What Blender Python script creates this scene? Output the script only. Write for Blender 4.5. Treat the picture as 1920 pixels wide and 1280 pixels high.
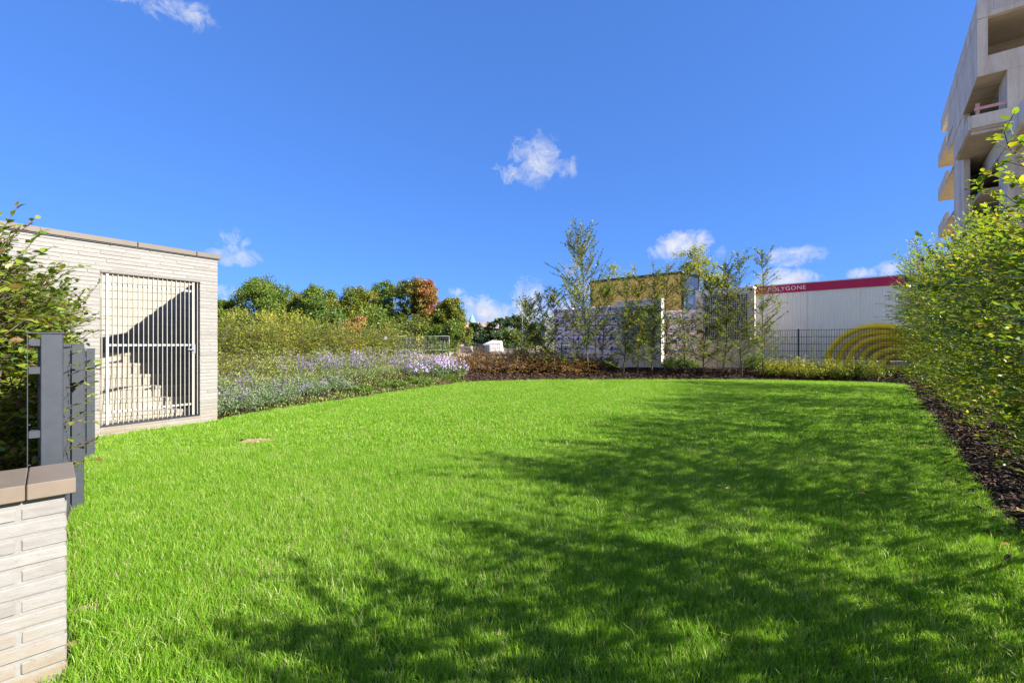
import bpy, math
import numpy as np
from mathutils import Vector, Matrix

# ------------------------------------------------------------------ scene, camera, world, sun
for o in list(bpy.data.objects):
    bpy.data.objects.remove(o)
SC = bpy.context.scene
COL = SC.collection
H = 1.4            # eye height
F = 853.0          # focal length in photo pixels (1920 wide)
HOR = 645.0        # horizon row

cam_d = bpy.data.cameras.new("camera")
cam_d.sensor_width = 36.0
cam_d.lens = F / 1920 * 36
cam_d.shift_y = 5.0 / 1920
cam_d.clip_start = 0.05
cam_d.clip_end = 6000
cam = bpy.data.objects.new("camera", cam_d)
cam.location = (0, 0, H)
cam.rotation_euler = (math.radians(90), 0, 0)
COL.objects.link(cam)
SC.camera = cam

SUN = Vector((0.927, -0.40, 0.60)).normalized()
SUN_EL = math.asin(SUN.z)
SUN_AZ = math.atan2(SUN.x, SUN.y)
sd = bpy.data.lights.new("sun", 'SUN')
sd.energy = 4.0
sd.angle = math.radians(0.55)
sd.color = (1.0, 0.95, 0.86)
sun = bpy.data.objects.new("sun", sd)
sun.rotation_euler = SUN.to_track_quat('Z', 'Y').to_euler()
sun.location = (20, -10, 30)
COL.objects.link(sun)

SC.view_settings.view_transform = 'Standard'
SC.view_settings.look = 'None'
SC.view_settings.gamma = 1
SC.view_settings.use_curve_mapping = False
SC.view_settings.exposure = 1.9

CLOUDS = [  # photo x, y, half width, half height, opacity, softness
    (1000, 298, 42, 42, .82), (978, 326, 40, 20, .8), (1034, 318, 34, 20, .6), (1075, 316, 8, 18, .5), (935, 320, 26, 12, .35),
    (262, 0, 60, 18, .55), (310, 6, 70, 30, .5), (350, 14, 34, 30, .4),
    (440, 458, 26, 26, .75), (440, 480, 42, 16, .85),
    (1282, 462, 46, 28, 1.0), (1262, 470, 40, 16, .9), (1346, 472, 14, 14, .5),
    (1490, 480, 40, 17, .95), (1462, 527, 52, 20, 1.05), (1618, 512, 22, 10, 1.0), (1668, 503, 20, 14, .9), (1068, 510, 16, 22, .6),
    (858, 547, 24, 9, .7), (886, 567, 32, 20, .95), (902, 544, 16, 8, .5), (926, 586, 40, 26, 1.0), (870, 600, 60, 22, .9),
    (985, 556, 32, 30, 1.0), (1000, 585, 46, 34, 1.05), (1042, 600, 70, 36, 1.05), (960, 610, 110, 30, .9),
    (425, 547, 26, 10, .5), (415, 562, 20, 9, .4), (905, 632, 150, 22, .8), (1130, 560, 60, 40, .7),
    (-260, 420, 160, 50, .9), (2280, 380, 190, 60, .95), (2600, 520, 260, 60, .9), (-700, 540, 300, 60, .9),
]
FILL_CLOUDS = [(250, 20, 16, 9), (235, 9, 22, 8), (215, 36, 17, 10), (195, 14, 26, 9), (172, 27, 16, 9), (160, 10, 22, 8), (142, 42, 17, 11), (128, 12, 20, 8), (100, 18, 15, 8), (275, 12, 18, 8), (78, 12, 13, 6), (302, 40, 14, 9), (185, 62, 19, 13), (62, 50, 13, 9), (270, 55, 16, 11), (230, 55, 14, 9)]  # unseen clouds added to brighten the shade: azimuth, elevation, half sizes in degrees
world = bpy.data.worlds.new("World")
SC.world = world
world.use_nodes = True
wt = world.node_tree
wt.nodes.clear()
def wn(kind, **kw):
    n = wt.nodes.new(kind)
    for k, v in kw.items():
        setattr(n, k, v)
    return n
def wmath(op, a, b=None, c=None, clamp=False):
    n = wn('ShaderNodeMath', operation=op, use_clamp=clamp)
    for i, v in enumerate((a, b, c)):
        if v is None:
            continue
        if isinstance(v, (int, float)):
            n.inputs[i].default_value = v
        else:
            wt.links.new(v, n.inputs[i])
    return n.outputs[0]
sky = wn('ShaderNodeTexSky', sky_type='NISHITA')
SKY_TINT = (0.190, 0.400, 0.88)
sky.sun_disc = False
sky.sun_elevation = SUN_EL
sky.sun_rotation = SUN_AZ
sky.altitude = 900
sky.air_density = 1.0
sky.dust_density = 0.25
sky.ozone_density = 3.5
gm = wn('ShaderNodeGamma')          # even, deep blue of the clear autumn sky
gm.inputs['Gamma'].default_value = 0.47
wt.links.new(sky.outputs[0], gm.inputs['Color'])
hs = wn('ShaderNodeMix', data_type='RGBA', blend_type='MULTIPLY')
hs.inputs['Factor'].default_value = 1.0
wt.links.new(gm.outputs[0], hs.inputs['A'])
hs.inputs['B'].default_value = (SKY_TINT[0], SKY_TINT[1], SKY_TINT[2], 1)
tcw = wn('ShaderNodeTexCoord')
DIR = tcw.outputs['Generated']
nz = wn('ShaderNodeTexNoise')
nz.inputs['Scale'].default_value = 21
nz.inputs['Detail'].default_value = 9
nz.inputs['Roughness'].default_value = 0.70
nz.inputs['Distortion'].default_value = 0.5
wt.links.new(DIR, nz.inputs['Vector'])
acc = None
allc = []
for (cx, cy, hw, hh, op) in CLOUDS:
    c = Vector(((cx - 960) / F, 1.0, (HOR - cy) / F))
    allc.append((c.normalized(), hw / F / c.length, hh / F / c.length, op))
for (az, el, hw, hh) in FILL_CLOUDS:
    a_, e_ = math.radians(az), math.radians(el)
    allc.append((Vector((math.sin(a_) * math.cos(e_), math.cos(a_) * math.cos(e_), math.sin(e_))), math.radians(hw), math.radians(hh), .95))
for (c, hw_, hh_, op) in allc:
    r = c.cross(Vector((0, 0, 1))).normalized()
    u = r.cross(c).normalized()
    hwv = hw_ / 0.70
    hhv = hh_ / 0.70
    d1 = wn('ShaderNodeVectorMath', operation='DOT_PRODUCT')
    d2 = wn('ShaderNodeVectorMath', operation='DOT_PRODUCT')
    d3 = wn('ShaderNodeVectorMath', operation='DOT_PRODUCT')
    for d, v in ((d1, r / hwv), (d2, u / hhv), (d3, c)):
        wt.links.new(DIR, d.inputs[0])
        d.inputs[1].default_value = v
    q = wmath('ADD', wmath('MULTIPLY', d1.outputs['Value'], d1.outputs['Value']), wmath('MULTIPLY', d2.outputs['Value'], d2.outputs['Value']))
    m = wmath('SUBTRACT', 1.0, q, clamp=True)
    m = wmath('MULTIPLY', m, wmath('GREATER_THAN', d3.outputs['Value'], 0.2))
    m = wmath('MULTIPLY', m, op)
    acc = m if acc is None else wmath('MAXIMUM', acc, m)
cl = wmath('ADD', acc, wmath('MULTIPLY', wmath('SUBTRACT', nz.outputs['Fac'], 0.5), 3.5))
cl = wmath('MULTIPLY', wmath('SUBTRACT', cl, 0.26), 1.0, clamp=True)
cl = wmath('MULTIPLY', cl, wmath('MULTIPLY', acc, 3.0, clamp=True), clamp=True)
cl = wmath('MULTIPLY', cl, 0.92)
nz2 = wn('ShaderNodeTexNoise')
nz2.inputs['Scale'].default_value = 34
nz2.inputs['Detail'].default_value = 5
wt.links.new(DIR, nz2.inputs['Vector'])
cram = wn('ShaderNodeValToRGB')
cram.color_ramp.elements[0].position = 0.30
cram.color_ramp.elements[0].color = (1.10, 1.20, 1.50, 1)
cram.color_ramp.elements[1].position = 0.66
cram.color_ramp.elements[1].color = (1.62, 1.64, 1.74, 1)
wt.links.new(nz2.outputs['Fac'], cram.inputs[0])
mx = wn('ShaderNodeMix', data_type='RGBA')
wt.links.new(cl, mx.inputs['Factor'])
wt.links.new(hs.outputs['Result'], mx.inputs['A'])
wt.links.new(cram.outputs[0], mx.inputs['B'])
bg = wn('ShaderNodeBackground')
bg.inputs['Strength'].default_value = 0.15
wt.links.new(mx.outputs['Result'], bg.inputs['Color'])
wo = wn('ShaderNodeOutputWorld')
wt.links.new(bg.outputs[0], wo.inputs['Surface'])

# ------------------------------------------------------------------ helpers
RNG = np.random.RandomState(7)
def at(px, py, Y):
    return np.array([(px - 960) / F * Y, Y, H - (py - HOR) / F * Y])
def gr(px, py, z=0.0):
    Y = (H - z) * F / (py - HOR)
    return np.array([(px - 960) / F * Y, Y])
def nrm(v):
    v = np.asarray(v, float)
    return v / np.maximum(np.linalg.norm(v, axis=-1, keepdims=True), 1e-9)
def ss(a, b, x):
    t = np.clip((np.asarray(x, float) - a) / (b - a), 0, 1)
    return t * t * (3 - 2 * t)

def thing(name, label, cat, loc=(0, 0, 0), rz=0.0, group=None):
    o = bpy.data.objects.new(name, None)
    o.empty_display_size = 0.2
    COL.objects.link(o)
    o.location = loc
    o.rotation_euler = (0, 0, rz)
    return tag(o, label, cat, group)
def tag(o, label=None, cat=None, group=None, kind=None):
    if label: o['label'] = label
    if cat: o['category'] = cat
    if group: o['group'] = group
    if kind: o['kind'] = kind
    return o
def link(name, me, parent=None, mat=None, kind=None, label=None):
    if mat is not None and not me.materials:
        me.materials.append(mat)
    o = bpy.data.objects.new(name, me)
    COL.objects.link(o)
    if parent is not None:
        o.parent = parent
    if kind: o['kind'] = kind
    if label: o['label'] = label
    return o

def raw_mesh(name, V, loops, totals, hue=None, smooth=False):
    me = bpy.data.meshes.new(name)
    V = np.ascontiguousarray(V, dtype=np.float32)
    loops = np.ascontiguousarray(loops, dtype=np.int32).ravel()
    totals = np.ascontiguousarray(totals, dtype=np.int32)
    me.vertices.add(len(V))
    me.vertices.foreach_set('co', V.ravel())
    me.loops.add(len(loops))
    me.loops.foreach_set('vertex_index', loops)
    me.polygons.add(len(totals))
    st = np.concatenate([[0], np.cumsum(totals)[:-1]]).astype(np.int32)
    me.polygons.foreach_set('loop_start', st)
    me.polygons.foreach_set('loop_total', totals)
    if smooth:
        me.polygons.foreach_set('use_smooth', np.ones(len(totals), dtype=bool))
    me.update(calc_edges=True)
    if hue is not None:
        a = me.attributes.new('hue', 'FLOAT', 'FACE')
        a.data.foreach_set('value', np.ascontiguousarray(hue, dtype=np.float32))
    return me

class MB:
    """collects boxes, prisms and tubes for one mesh"""
    def __init__(self):
        self.v = []; self.f = []; self.smooth = []
    def add(self, verts, faces, smooth=False):
        b = len(self.v)
        self.v += [tuple(map(float, p)) for p in verts]
        self.f += [tuple(b + i for i in f) for f in faces]
        self.smooth += [smooth] * len(faces)
        return self
    def box(self, x0, y0, z0, x1, y1, z1, bev=0.0):
        if bev <= 0:
            v = [(x0, y0, z0), (x1, y0, z0), (x1, y1, z0), (x0, y1, z0), (x0, y0, z1), (x1, y0, z1), (x1, y1, z1), (x0, y1, z1)]
            f = [(3, 2, 1, 0), (4, 5, 6, 7), (0, 1, 5, 4), (1, 2, 6, 5), (2, 3, 7, 6), (3, 0, 4, 7)]
            return self.add(v, f)
        b = bev
        def ring(z, i):
            return [(x0 + i, y0 + b, z), (x0 + b, y0 + i, z), (x1 - b, y0 + i, z), (x1 - i, y0 + b, z), (x1 - i, y1 - b, z), (x1 - b, y1 - i, z), (x0 + b, y1 - i, z), (x0 + i, y1 - b, z)]
        def ringi(z):
            return [(x0 + b, y0 + b * 1.6, z), (x0 + b * 1.6, y0 + b, z), (x1 - b * 1.6, y0 + b, z), (x1 - b, y0 + b * 1.6, z), (x1 - b, y1 - b * 1.6, z), (x1 - b * 1.6, y1 - b, z), (x0 + b * 1.6, y1 - b, z), (x0 + b, y1 - b * 1.6, z)]
        v = ringi(z0) + ring(z0 + b, 0) + ring(z1 - b, 0) + ringi(z1)
        f = [tuple(range(7, -1, -1)), tuple(range(24, 32))]
        for k in range(3):
            for i in range(8):
                j = (i + 1) % 8
                f.append((8 * k + i, 8 * k + j, 8 * k + 8 + j, 8 * k + 8 + i))
        return self.add(v, f)
    def prism(self, poly, axis_vec):
        n = len(poly)
        a = np.asarray(axis_vec, float)
        p = [np.asarray(q, float) for q in poly]
        v = p + [q + a for q in p]
        f = [tuple(range(n - 1, -1, -1)), tuple(range(n, 2 * n))]
        for i in range(n):
            j = (i + 1) % n
            f.append((i, j, n + j, n + i))
        return self.add(v, f)
    def tube(self, pts, radii, n=6, cap=True, smooth=True):
        pts = np.asarray(pts, float)
        k = len(pts)
        if np.isscalar(radii): radii = [radii] * k
        t = np.gradient(pts, axis=0)
        t = nrm(t)
        ref = np.array([0, 0, 1.0]) if abs(t[0][2]) < 0.9 else np.array([1.0, 0, 0])
        v = []
        a = nrm(np.cross(t[0], ref))
        for i in range(k):
            a = nrm(a - t[i] * np.dot(a, t[i]))
            b = np.cross(t[i], a)
            for j in range(n):
                an = 2 * math.pi * j / n
                v.append(pts[i] + radii[i] * (math.cos(an) * a + math.sin(an) * b))
        f = []
        for i in range(k - 1):
            for j in range(n):
                j2 = (j + 1) % n
                f.append((i * n + j, i * n + j2, (i + 1) * n + j2, (i + 1) * n + j))
        if cap:
            f.append(tuple(range(n - 1, -1, -1)))
            f.append(tuple(range((k - 1) * n, k * n)))
        return self.add(v, f, smooth)
    def mesh(self, name):
        me = bpy.data.meshes.new(name)
        me.from_pydata(self.v, [], self.f)
        if any(self.smooth):
            me.polygons.foreach_set('use_smooth', np.array(self.smooth, dtype=bool))
        me.update()
        return me
    def build(self, name, mat, parent=None, kind=None, label=None):
        return link(name, self.mesh(name), parent, mat, kind, label)

def bx(name, mat, parent, x0, y0, z0, x1, y1, z1, bev=0.0, label=None, kind=None):
    return MB().box(x0, y0, z0, x1, y1, z1, bev).build(name, mat, parent, kind, label)

def copy_tree(o, parent=None):
    c = o.copy()
    COL.objects.link(c)
    if parent is not None:
        c.parent = parent
    for ch in list(o.children):
        copy_tree(ch, c)
    return c

# ---------------------------------------------------------------- materials
def new_mat(name):
    m = bpy.data.materials.new(name)
    m.use_nodes = True
    nt = m.node_tree
    b = nt.nodes['Principled BSDF']
    return m, nt, b
def ramp(nt, cols, src):
    r = nt.nodes.new('ShaderNodeValToRGB')
    els = r.color_ramp.elements
    while len(els) < len(cols):
        els.new(0.5)
    for e, (p, c) in zip(els, cols):
        e.position = p
        e.color = (c[0], c[1], c[2], 1)
    nt.links.new(src, r.inputs[0])
    return r.outputs[0]
def noise(nt, scale, detail=4, rough=0.6, vec=None, dist=0.0):
    n = nt.nodes.new('ShaderNodeTexNoise')
    n.inputs['Scale'].default_value = scale
    n.inputs['Detail'].default_value = detail
    n.inputs['Roughness'].default_value = rough
    n.inputs['Distortion'].default_value = dist
    if vec is None:
        g = nt.nodes.new('ShaderNodeNewGeometry')
        vec = g.outputs['Position']
    nt.links.new(vec, n.inputs['Vector'])
    return n.outputs['Fac']
def stretch(nt, sc):
    g = nt.nodes.new('ShaderNodeNewGeometry')
    m = nt.nodes.new('ShaderNodeMapping')
    m.inputs['Scale'].default_value = sc
    nt.links.new(g.outputs['Position'], m.inputs['Vector'])
    return m.outputs['Vector']
def mixc(nt, fac, a, b, mode='MIX'):
    n = nt.nodes.new('ShaderNodeMix')
    n.data_type = 'RGBA'
    n.blend_type = mode
    for key, v in (('Factor', fac), ('A', a), ('B', b)):
        s = n.inputs[key] if key != 'Factor' else n.inputs[0]
        if key == 'A': s = n.inputs[6]
        if key == 'B': s = n.inputs[7]
        if isinstance(v, (int, float)):
            s.default_value = v
        elif isinstance(v, tuple):
            s.default_value = (v[0], v[1], v[2], 1)
        else:
            nt.links.new(v, s)
    return n.outputs[2]
def bump(nt, b, h, strength=0.3, dist=0.01):
    n = nt.nodes.new('ShaderNodeBump')
    n.inputs['Strength'].default_value = strength
    n.inputs['Distance'].default_value = dist
    nt.links.new(h, n.inputs['Height'])
    nt.links.new(n.outputs[0], b.inputs['Normal'])
def pmat(name, c1, c2=None, rough=0.6, scale=8, metal=0.0, bstr=0.0, bscale=40, bdist=0.004, spec=0.4, stretchv=None, rnd=None):
    """two-tone noise material, with optional per-object random tint"""
    m, nt, b = new_mat(name)
    c2 = c2 or tuple(x * 0.82 for x in c1)
    vec = stretch(nt, stretchv) if stretchv else None
    n = noise(nt, scale, 6, 0.65, vec)
    col = ramp(nt, [(0.32, c2), (0.68, c1)], n)
    if rnd:
        oi = nt.nodes.new('ShaderNodeObjectInfo')
        rc = ramp(nt, rnd, oi.outputs['Random'])
        col = mixc(nt, 1.0, col, rc, 'MULTIPLY')
    nt.links.new(col, b.inputs['Base Color'])
    b.inputs['Roughness'].default_value = rough
    b.inputs['Metallic'].default_value = metal
    b.inputs['Specular IOR Level'].default_value = spec
    if bstr > 0:
        bump(nt, b, noise(nt, bscale, 5, 0.7, vec), bstr, bdist)
    return m
def leaf_mat(name, cols, trans=0.42, rough=0.42, spec=0.35, tint=1.25):
    m, nt, b = new_mat(name)
    a = nt.nodes.new('ShaderNodeAttribute')
    a.attribute_name = 'hue'
    col = ramp(nt, cols, a.outputs['Fac'])
    nt.links.new(col, b.inputs['Base Color'])
    b.inputs['Roughness'].default_value = rough
    b.inputs['Specular IOR Level'].default_value = spec
    t = nt.nodes.new('ShaderNodeBsdfTranslucent')
    tc = mixc(nt, 1.0, col, (tint * 1.15, tint * 1.1, tint * 0.55), 'MULTIPLY')
    nt.links.new(tc, t.inputs['Color'])
    ms = nt.nodes.new('ShaderNodeMixShader')
    ms.inputs[0].default_value = trans
    nt.links.new(b.outputs[0], ms.inputs[1])
    nt.links.new(t.outputs[0], ms.inputs[2])
    nt.links.new(ms.outputs[0], nt.nodes['Material Output'].inputs['Surface'])
    return m

M = {}
M['brick'] = pmat('pale_brick', (0.252, 0.243, 0.236), (0.205, 0.195, 0.185), 0.85, 14, bstr=0.5, bscale=55, bdist=0.004, spec=0.2, stretchv=(1, 1, 4),
                  rnd=[(0.0, (0.84, 0.82, 0.80)), (0.25, (1.0, 0.99, 0.97)), (0.6, (1.06, 1.04, 1.02)), (0.85, (0.93, 0.90, 0.86)), (1.0, (1.08, 1.08, 1.08))])
def add_splash(m):
    nt = m.node_tree; b = nt.nodes['Principled BSDF']
    src = b.inputs['Base Color'].links[0].from_socket
    g = nt.nodes.new('ShaderNodeNewGeometry'); sx = nt.nodes.new('ShaderNodeSeparateXYZ')
    nt.links.new(g.outputs['Position'], sx.inputs[0])
    mr = nt.nodes.new('ShaderNodeMapRange'); mr.inputs[1].default_value = .42; mr.inputs[2].default_value = .0
    nt.links.new(sx.outputs[2], mr.inputs[0])
    ns_ = nt.nodes.new('ShaderNodeMath'); ns_.operation = 'MULTIPLY'
    nt.links.new(mr.outputs[0], ns_.inputs[0])
    nt.links.new(ramp(nt, [(.30, (0, 0, 0)), (.62, (1, 1, 1))], noise(nt, 7, 6, .7)), ns_.inputs[1])
    pit = ramp(nt, [(.27, (.62, .58, .54)), (.33, (1, 1, 1))], noise(nt, 60, 3, .6, stretch(nt, (1, 1, 2))))
    c = mixc(nt, 1.0, mixc(nt, ns_.outputs[0], src, (.20, .155, .095)), pit, 'MULTIPLY')
    nt.links.new(c, b.inputs['Base Color'])
add_splash(M['brick'])
M['mortar'] = pmat('mortar', (0.24, 0.23, 0.218), (0.20, 0.19, 0.178), 0.95, 30, bstr=0.6, bscale=120, bdist=0.003, spec=0.1)
M['coping_metal'] = pmat('coping_metal', (0.118, 0.096, 0.074), (0.105, 0.086, 0.066), 0.5, 3, spec=0.4)
M['coping_stone'] = pmat('coping_stone', (0.175, 0.138, 0.105), (0.150, 0.118, 0.09), 0.42, 9, bstr=0.12, bscale=90, spec=0.5, stretchv=(1, 1, 1))
def concrete_mat(name, c1, c2):
    m, nt, b = new_mat(name)
    n1 = noise(nt, 1.1, 7, .7, stretch(nt, (1, 1, .5)))
    col = ramp(nt, [(.30, c2), (.62, c1)], n1)
    st_ = noise(nt, 3.0, 5, .7, stretch(nt, (1, 1, .05)))
    col = mixc(nt, 1.0, col, ramp(nt, [(.34, (.80, .785, .765)), (.52, (1, 1, 1))], st_), 'MULTIPLY')
    pore = noise(nt, 22, 2, .5)
    col = mixc(nt, 1.0, col, ramp(nt, [(.24, (.5, .48, .46)), (.29, (1, 1, 1))], pore), 'MULTIPLY')
    nt.links.new(col, b.inputs['Base Color'])
    b.inputs['Roughness'].default_value = .9
    b.inputs['Specular IOR Level'].default_value = .2
    bump(nt, b, noise(nt, 14, 5, .7), .25, .01)
    return m
M['concrete'] = concrete_mat('concrete', (0.60, 0.575, 0.54), (0.42, 0.40, 0.375))
M['concrete_warm'] = concrete_mat('concrete_warm', (0.66, 0.60, 0.52), (0.50, 0.45, 0.385))
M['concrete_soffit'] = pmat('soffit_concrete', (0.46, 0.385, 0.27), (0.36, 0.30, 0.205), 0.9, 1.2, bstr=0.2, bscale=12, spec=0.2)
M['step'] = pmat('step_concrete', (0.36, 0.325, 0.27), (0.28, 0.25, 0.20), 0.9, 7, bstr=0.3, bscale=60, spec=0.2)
M['gate_paint'] = pmat('pale_coated_gate_steel', (0.35, 0.333, 0.308), (0.30, 0.285, 0.262), 0.45, 6, spec=0.4)
M['white_paint'] = pmat('white_painted_steel', (0.80, 0.80, 0.78), (0.74, 0.74, 0.72), 0.4, 6, spec=0.5)
M['grey_steel'] = pmat('grey_coated_steel', (0.040, 0.046, 0.058), (0.032, 0.037, 0.047), 0.5, 18, bstr=0.06, bscale=160, spec=0.5)
M['fence_steel'] = pmat('dark_fence_steel', (0.050, 0.058, 0.062), (0.04, 0.045, 0.05), 0.5, 10)
M['galv'] = pmat('galvanised_steel', (0.24, 0.25, 0.26), (0.19, 0.20, 0.21), 0.5, 12, metal=0.3)
M['privacy'] = pmat('grey_privacy_strip', (0.046, 0.054, 0.060), (0.038, 0.045, 0.05), 0.55, 6)
M['cabin_white'] = pmat('cabin_white', (0.86, 0.81, 0.74), (0.82, 0.77, 0.70), 0.5, 1.5)
M['cabin_red'] = pmat('cabin_crimson', (0.52, 0.006, 0.075), (0.46, 0.006, 0.065), 0.4, 3)
M['cabin_yellow'] = pmat('cabin_mustard', (0.84, 0.54, 0.13), (0.79, 0.50, 0.12), 0.6, 2)
M['cabin_dark'] = pmat('cabin_dark_frame', (0.030, 0.034, 0.045), (0.025, 0.028, 0.036), 0.5, 5)
M['cabin_blue'] = pmat('cabin_pale_blue', (0.34, 0.42, 0.52), (0.31, 0.38, 0.48), 0.5, 2)
M['cabin_beige'] = pmat('cabin_beige', (0.62, 0.53, 0.42), (0.58, 0.49, 0.39), 0.55, 2)
M['cabin_light'] = pmat('cabin_light_grey', (0.78, 0.73, 0.66), (0.73, 0.68, 0.61), 0.5, 2)
M['dark_void'] = pmat('dark_interior', (0.045, 0.04, 0.036), (0.03, 0.027, 0.025), 0.9, 3)
M['glass'] = pmat('window_glass', (0.30, 0.42, 0.55), (0.26, 0.36, 0.48), 0.08, 2, spec=0.8)
M['grille'] = pmat('galvanised_grille', (0.56, 0.54, 0.50), (0.48, 0.46, 0.42), 0.5, 6)
M['foil'] = pmat('wrapped_insulation', (0.84, 0.70, 0.66), (0.76, 0.63, 0.59), 0.35, 3, bstr=0.25, bscale=9, bdist=0.03, spec=0.5,
                 rnd=[(0, (0.94, 0.93, 0.95)), (1, (1.06, 1.03, 1.04))])
M['foil_white'] = pmat('white_wrapped_insulation', (0.86, 0.77, 0.71), (0.80, 0.71, 0.65), 0.35, 3, bstr=0.25, bscale=9, bdist=0.03, spec=0.5,
                       rnd=[(0, (0.92, 0.90, 0.92)), (1, (1.04, 1.0, 1.0))])
M['blue_print'] = pmat('blue_print', (0.02, 0.055, 0.42), (0.018, 0.045, 0.36), 0.4, 3)
M['blue_print_light'] = pmat('light_blue_print', (0.03, 0.16, 0.55), (0.025, 0.13, 0.46), 0.4, 3)
M['pink_print'] = pmat('pale_pink_print', (0.60, 0.42, 0.46), (0.55, 0.38, 0.42), 0.5, 3)
M['white_print'] = pmat('white_print', (0.85, 0.80, 0.82), (0.8, 0.76, 0.78), 0.5, 3)
M['gold_print'] = pmat('gold_print', (0.62, 0.36, 0.05), (0.55, 0.3, 0.05), 0.5, 3)
M['yellow_pipe'] = pmat('yellow_pipe', (0.95, 0.66, 0.010), (0.86, 0.58, 0.010), 0.42, 3, spec=0.4)
M['pine_board'] = pmat('pink_painted_board', (0.52, 0.26, 0.24), (0.56, 0.36, 0.32), 0.7, 6)
M['wood'] = pmat('rough_wood', (0.34, 0.24, 0.15), (0.25, 0.17, 0.10), 0.85, 9)
M['paver'] = pmat('grey_brown_pavers', (0.30, 0.24, 0.20), (0.21, 0.165, 0.135), 0.9, 5, rnd=[(0, (0.85, 0.82, 0.8)), (1, (1.15, 1.12, 1.1))])
M['pale_stone'] = pmat('pale_stone', (0.58, 0.55, 0.49), (0.46, 0.43, 0.38), 0.9, 4)
M['red_brick'] = pmat('stacked_red_brick', (0.36, 0.12, 0.065), (0.26, 0.085, 0.05), 0.9, 6)
M['white_sheet'] = pmat('white_plastic_sheet', (0.74, 0.73, 0.70), (0.60, 0.59, 0.56), 0.5, 3, bstr=0.4, bscale=6, bdist=0.05)
M['pink_plaster'] = pmat('pink_plaster', (0.56, 0.37, 0.33), (0.52, 0.34, 0.30), 0.9, 0.4)
M['copper'] = pmat('green_copper', (0.20, 0.42, 0.35), (0.16, 0.35, 0.29), 0.6, 1.5)
M['plaster_blue'] = pmat('pale_blue_plaster', (0.26, 0.27, 0.30), (0.24, 0.25, 0.28), 0.8, 0.5)
M['bark'] = pmat('grey_brown_bark', (0.13, 0.10, 0.075), (0.07, 0.055, 0.042), 0.9, 20, bstr=0.5, bscale=50, bdist=0.006, spec=0.2, stretchv=(1, 1, 0.3))
M['bark_pale'] = pmat('pale_bark', (0.22, 0.18, 0.13), (0.12, 0.095, 0.07), 0.9, 20, bstr=0.4, bscale=50, bdist=0.006, spec=0.2, stretchv=(1, 1, 0.3))
M['lawn'] = pmat('lawn_soil', (0.055, 0.085, 0.02), (0.035, 0.05, 0.015), 0.95, 9, bstr=0.6, bscale=60, bdist=0.02, spec=0.1)
M['straw'] = pmat('dry_straw', (0.36, 0.28, 0.15), (0.22, 0.165, 0.085), 0.95, 45, bstr=0.8, bscale=120, bdist=0.01, spec=0.1)
M['ground'] = pmat('site_ground', (0.30, 0.235, 0.165), (0.21, 0.165, 0.11), 0.95, 0.35, bstr=0.5, bscale=2.5, bdist=0.08, spec=0.1)
M['mulch'] = pmat('bark_mulch', (0.040, 0.022, 0.015), (0.016, 0.010, 0.008), 0.95, 30, bstr=0.9, bscale=45, bdist=0.03, spec=0.15)
M['far_ground'] = M['ground']

HUE_HORN = [(0.0, (0.05, 0.095, 0.016)), (0.30, (0.12, 0.19, 0.02)), (0.55, (0.175, 0.25, 0.024)), (0.76, (0.28, 0.315, 0.028)), (0.86, (0.42, 0.33, 0.03)), (0.93, (0.27, 0.13, 0.035)), (1.0, (0.17, 0.07, 0.03))]
M['hornbeam'] = leaf_mat('hornbeam_leaf', HUE_HORN, 0.50, rough=.36, spec=.5)
M['hornbeam_brown'] = leaf_mat('browning_leaf', [(0.0, (0.05, 0.09, 0.016)), (0.30, (0.11, 0.17, 0.02)), (0.58, (0.19, 0.25, 0.022)), (0.74, (0.24, 0.22, 0.03)), (0.86, (0.20, 0.11, 0.04)), (1.0, (0.13, 0.06, 0.03))], 0.34)
M['row_leaf'] = leaf_mat('young_tree_leaf', [(0.0, (0.04, 0.07, 0.02)), (0.3, (0.085, 0.13, 0.024)), (0.58, (0.15, 0.20, 0.028)), (0.78, (0.32, 0.34, 0.03)), (0.92, (0.25, 0.16, 0.04)), (1.0, (0.17, 0.08, 0.04))], 0.42)
M['hedge_yellow'] = leaf_mat('yellowing_hedge_leaf', [(0.0, (0.11, 0.16, 0.025)), (0.35, (0.22, 0.27, 0.03)), (0.65, (0.34, 0.34, 0.04)), (0.85, (0.40, 0.30, 0.05)), (1.0, (0.30, 0.16, 0.05))], 0.42)
M['tree_green'] = leaf_mat('broadleaf_green', [(0.0, (0.045, 0.085, 0.02)), (0.4, (0.09, 0.155, 0.024)), (0.75, (0.16, 0.225, 0.028)), (0.92, (0.26, 0.26, 0.035)), (1.0, (0.30, 0.18, 0.04))], 0.38)
M['tree_olive'] = leaf_mat('broadleaf_olive', [(0.0, (0.055, 0.09, 0.02)), (0.4, (0.13, 0.17, 0.025)), (0.75, (0.22, 0.235, 0.028)), (0.9, (0.30, 0.21, 0.04)), (1.0, (0.32, 0.14, 0.04))], 0.38)
M['tree_red'] = leaf_mat('broadleaf_red', [(0.0, (0.05, 0.08, 0.014)), (0.35, (0.13, 0.13, 0.02)), (0.58, (0.27, 0.16, 0.035)), (0.80, (0.33, 0.10, 0.045)), (1.0, (0.30, 0.05, 0.04))], 0.32)
M['tree_lime'] = leaf_mat('broadleaf_lime', [(0.0, (0.12, 0.16, 0.02)), (0.5, (0.25, 0.28, 0.025)), (1.0, (0.38, 0.36, 0.03))], 0.45)
M['pine'] = leaf_mat('dark_conifer', [(0.0, (0.02, 0.045, 0.018)), (0.5, (0.05, 0.085, 0.025)), (1.0, (0.10, 0.14, 0.04))], 0.2)
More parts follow.
